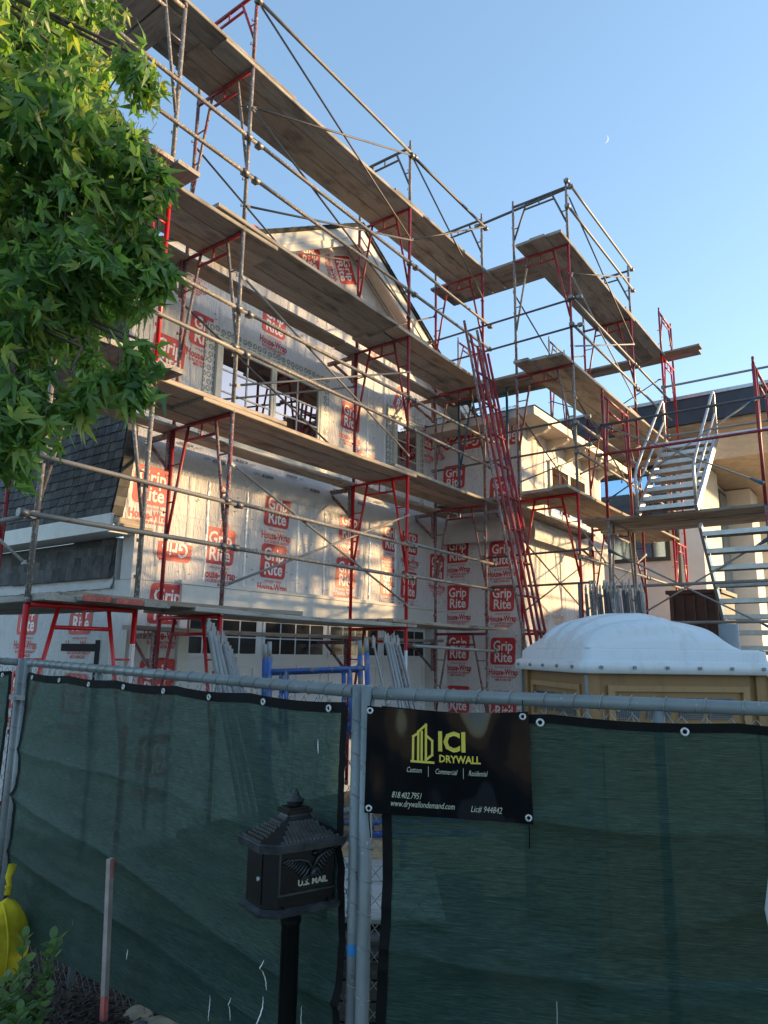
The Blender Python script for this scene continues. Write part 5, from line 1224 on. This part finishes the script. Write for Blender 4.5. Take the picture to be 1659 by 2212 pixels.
# ------------------------------------------------------------------ sweetgum tree
rt = random.Random(17)
def leaf_geo(size, curl, fold, rnd):
    """five pointed sweetgum leaf hanging from its stalk at the origin; tip along -Z, face along -Y"""
    mb = MB(); c = Vector((0,0,-.30*size)); V = [Vector((0,0,0)), c]
    lobes = [(-112,.60),(-52,.90),(0,1.05),(52,.90),(112,.60)]; idx = []
    for a, l in lobes:
        a = R(a+rnd.uniform(-7,7)); l *= size*.74*rnd.uniform(.9,1.1); d = Vector((math.sin(a),0,-math.cos(a))); n = Vector((d.z,0,-d.x)); w = .15*size
        idx.append(len(V)); V += [c+d*l*.36+n*w, c+d*l*.36-n*w, c+d*l*.40, c+d*l]
    out = []
    for p in V:
        r_ = (p-c).length; q = p.copy(); q.y += curl*r_*r_/size + fold*abs(p.x)*.5; out.append(q)
    for k in range(5):  # mid ribs stand back from the margins
        out[idx[k]+2].y += .03*size
    F = []
    for k in range(5):
        a, b, m_, t_ = idx[k], idx[k]+1, idx[k]+2, idx[k]+3
        F += [(1,a,m_),(1,m_,b),(a,t_,m_),(m_,t_,b)]
        if k < 4: F.append((1, b, idx[k+1]))
    mb.add(out, F, 0, True)
    return mb
LG = [leaf_geo(rt.uniform(.072,.112), rt.uniform(.1,1.9), rt.uniform(-.35,.6), rt) for _ in range(16)]
TB = Vector((.62,3.75,0))
tree = empty('sweetgum_tree', TB, 0, 'leafy sweetgum tree with star shaped leaves filling the upper left', 'tree')
q = MB(); trunk_pts = [(0,0,-.1),(.02,-.02,1.4),(-.04,.05,3.0),(.05,.03,4.6),(.1,.0,6.2),(.05,.05,7.6)]
q.path(trunk_pts, .12, 12, radii=[.15,.125,.105,.085,.06,.02]); inst('trunk', q.mesh('trunk', M['bark']), tree)
BL = [((1.55,3.80,5.47),(.52,.55,.60),620,4),((1.34,2.82,3.95),(.46,.46,.50),820,5),((1.45,2.70,3.40),(.35,.34,.38),460,4),((1.26,2.76,2.90),(.20,.20,.36),270,3),((1.635,2.54,3.13),(.12,.12,.21),95,2),((1.47,2.62,3.02),(.10,.10,.22),70,2),
      ((1.59,2.48,4.03),(.15,.15,.27),150,2),((1.665,2.49,3.66),(.105,.105,.24),110,2),((1.62,2.70,4.60),(.13,.14,.19),70,2),((1.62,3.15,4.78),(.24,.24,.26),150,2),((1.78,3.6,5.75),(.28,.28,.35),170,2),((1.0,3.3,3.2),(.40,.40,.6),330,3),((.9,3.4,4.6),(.75,.75,.9),700,5),((.5,3.9,6.2),(1.0,1.0,.9),700,5),((.2,3.3,4.2),(.6,.7,.8),260,3),((1.78,4.05,4.80),(.20,.20,.22),100,2)]
tw = MB(); leaves = []
for (c, r_, n, nb_) in BL:
    c = Vector(c); r_ = Vector(r_)
    src = TB+Vector((.05,0,min(7,max(2.0,c.z+.25)))); tips = []
    for k in range(nb_):
        t_ = Vector((rt.gauss(0,.45)*r_.x, rt.gauss(0,.45)*r_.y, rt.uniform(-.75,.7)*r_.z))+c; mid = (src+c)/2+Vector((0,0,.30))
        pts = [src, mid, c+(t_-c)*.3+Vector((0,0,.12)), t_]
        if (t_-src).length > .3: tw.path([p-TB for p in pts], .01, 6, radii=[.020,.013,.007,.0025])
        for s_ in range(4): tips.append(pts[2].lerp(pts[3], (s_+1)/4))
    for k in range(int(n*1.8)):
        while True:
            p = Vector((rt.uniform(-1,1), rt.uniform(-1,1), rt.uniform(-1,1)))
            if p.length < 1: break
        p = p*(.55+.45*rt.random()) if rt.random() < .6 else p
        w = Vector((p.x*r_.x, p.y*r_.y, p.z*r_.z))+c
        if noise.noise(w*3.2) < -.22: continue        # gaps between the sprays
        rot = Matrix.Rotation(rt.uniform(0, 6.283), 4, 'Z') @ Matrix.Rotation(rt.gauss(-.35,.5), 4, 'X') @ Matrix.Rotation(rt.gauss(0,.45), 4, 'Y')
        sc = rt.uniform(.6,1.3); leaves.append((w, rot, sc, rt.randrange(16), rt.choices([0,1,2,3],[.16,.34,.36,.14])[0]))
        if rt.random() < .5:
            up = Vector((rt.uniform(-.03,.03),rt.uniform(-.03,.03),rt.uniform(.04,.08))); tw.path([w-TB, w+up-TB], .0013, 3, cap=False)
inst('branches', tw.mesh('branches', M['bark'], fix=False), tree)
cp = Vector((0,0,1.93))
def inview(w):
    d = w-cp; z = d.dot(FW); return z > 0 and abs(d.dot(RT)/z) < .54 and abs(d.dot(UP)/z) < .72
order = sorted(range(len(leaves)), key=lambda i: ((leaves[i][0]-cp).length if inview(leaves[i][0]) else 99))
near = set(order[:300]); stuff = MB(); lm = {}
for i, (w, rot, sc, g_, mi) in enumerate(leaves):
    if i in near:
        if (g_, mi) not in lm: lm[(g_, mi)] = LG[g_].mesh('leaf', LEAF[mi], fix=False)
        o = inst('leaf', lm[(g_, mi)], tree, w-TB, rot.to_euler(), (sc,sc,sc))
    else:
        G = LG[g_]; stuff.add([rot.to_3x3() @ (Vector(v)*sc) + w-TB for v in G.v], G.f, mi, True)
so_ = inst('foliage', stuff.mesh('foliage', LEAF, fix=False), tree); so_['kind'] = 'stuff'

# ------------------------------------------------------------------ shrub at the lower left
SB = Vector((1.50,2.74,0)); SBz = mound_z(SB.x, SB.y)
sh = empty('garden_shrub', (SB.x,SB.y,SBz), 0, 'small round leaved shrub in the lower left corner', 'shrub')
def oval(L, W):
    mb = MB(); V = []; n = 7
    for k in range(n):
        t_ = k/(n-1); w = W*math.sin(math.pi*min(1,t_*.97+.03))**.7; V += [(-w/2,.012*L*0+.10*w,t_*L),(0,-.05*W,t_*L),(w/2,.10*w,t_*L)]
    F = []
    for k in range(n-1):
        a = 3*k; F += [(a,a+1,a+4,a+3),(a+1,a+2,a+5,a+4)]
    mb.add(V, F, 0, True); return mb
OV = [oval(.056,.036), oval(.046,.030), oval(.066,.042)]; OM = [(o_.mesh('leaf', SHRUB, fix=False), o_.mesh('leaf', SHRUB2, fix=False)) for o_ in OV]
stm = MB(); nleaf = 0; fol = MB()
for k in range(36):
    a = rt.uniform(0,6.28); rd = rt.uniform(.0,.12); b0 = Vector((rd*.6*math.cos(a), rd*.6*math.sin(a), -.02)); H_ = rt.uniform(.16,.36) if k > 5 else rt.uniform(.36,.48)
    b1 = b0+Vector((math.cos(a)*rd*1.0, math.sin(a)*rd*1.0, H_)); stm.path([b0,(b0+b1)/2+Vector((0,0,.02)),b1], .003, 5, radii=[.004,.003,.0015])
    nl = int(H_/.015)
    for j in range(nl):
        f = .2+.8*j/nl; p = b0.lerp(b1, f); an = j*2.4+rt.uniform(-.4,.4); rot = Matrix.Rotation(an, 3, 'Z') @ Matrix.Rotation(R(rt.uniform(35,75)), 3, 'X')
        sc = rt.uniform(.8,1.15)*(1.1-.35*f); me = rt.choice(OM)[0 if rt.random() < .7 else 1]
        if nleaf < 290: inst('leaf', me, sh, p, rot.to_euler(), (sc,sc,sc)); nleaf += 1
        else: G = rt.choice(OV); fol.add([rot @ (Vector(v)*sc)+p for v in G.v], G.f, 0, True)
inst('stems', stm.mesh('stems', M['bark']), sh)
if fol.v: o = inst('foliage', fol.mesh('foliage', SHRUB, fix=False), sh); o['kind'] = 'stuff'

# ------------------------------------------------------------------ unseen house and tree added to cast the evening shade, crescent moon
LAT = Vector((.65,.76,0)).normalized(); oc = SUN_AZ*30
oh = empty('street_house', oc+LAT*1.3, math.atan2(LAT.y, LAT.x), 'gabled stucco house across the street on the sunny side outside the frame', 'house')
q = MB(); q.prism([(-9.2,0),(9.4,0),(9.4,7.0),(1.2,9.2),(-9.2,6.4)], 'y', -8, 0); inst('wall', q.mesh('wall', M['stucco']), oh)
for a, b in (((1.2,9.2),(9.7,6.92)),((1.2,9.2),(-9.6,6.3))):
    q = MB(); q.prism([a,b,(b[0],b[1]+.15),(a[0],a[1]+.15)], 'y', -8.4, .4); inst('roof', q.mesh('roof', M['roofsh']), oh)
for x in (-6,-2,2,6):
    q = MB(); q.bx(x-.7,x+.7,.001,.04,1.0,2.4); w = inst('window', q.mesh('window', M['nframe']), oh); q = MB(); q.bx(x-.6,x+.6,.041,.05,1.1,2.3); inst('pane', q.mesh('pane', M['glass']), w)
stc = SUN_AZ*21+LAT*8.7
st_ = empty('street_tree', (stc.x,stc.y,0), 0, 'tall street tree on the sunny side outside the frame', 'tree')
q = MB(); q.path([(0,0,0),(.1,.05,4),(0,.1,8),(.1,0,10.5)], .2, 10, radii=[.26,.2,.13,.04]); inst('trunk', q.mesh('trunk', M['bark']), st_)
q = MB()
for k in range(2600):
    p = Vector((rt.gauss(0,.62), rt.gauss(0,.62), rt.gauss(0,.62)))
    if p.length > 1.55 or noise.noise(p*2.1+Vector((3,1,7))) < -.12: continue
    c_ = Vector((p.x*1.05, p.y*1.05, 9.35+p.z*1.15)); rot = Matrix.Rotation(rt.uniform(0,6.3),3,'Z') @ Matrix.Rotation(rt.uniform(0,3.1),3,'X')
    q.add([rot @ Vector(v)*.13+c_ for v in ((-.6,0,0),(0,-.5,.1),(1,0,0),(0,.5,.1))], [(0,1,2,3)], k % 3)
o = inst('foliage', q.mesh('foliage', LEAF[:3], fix=False), st_); o['kind'] = 'stuff'
md = (FW+RT*((1306-829.5)/1538.94)+UP*((1106-300)/1538.94)).normalized(); mc = Vector((0,0,1.93))+md*1500
mr_ = 7.6; q = MB(); P = []
qz = Vector((0,0,1)).rotation_difference(-md)
xr = (RT*math.cos(R(-14))+UP*math.sin(R(-14))); yr = (UP*math.cos(R(-14))-RT*math.sin(R(-14)))
for k in range(33):
    a = math.pi*(k/32-.5); P.append([xr*mr_*math.cos(a)*f+yr*mr_*math.sin(a)-md*2.0*math.cos(a) for f in (.70,.85,1.0)])
q.grid(P); mo = q.build('moon', M['moon'], fix=False); mo.location = mc; tag(mo, 'thin crescent moon in the blue sky', 'moon')
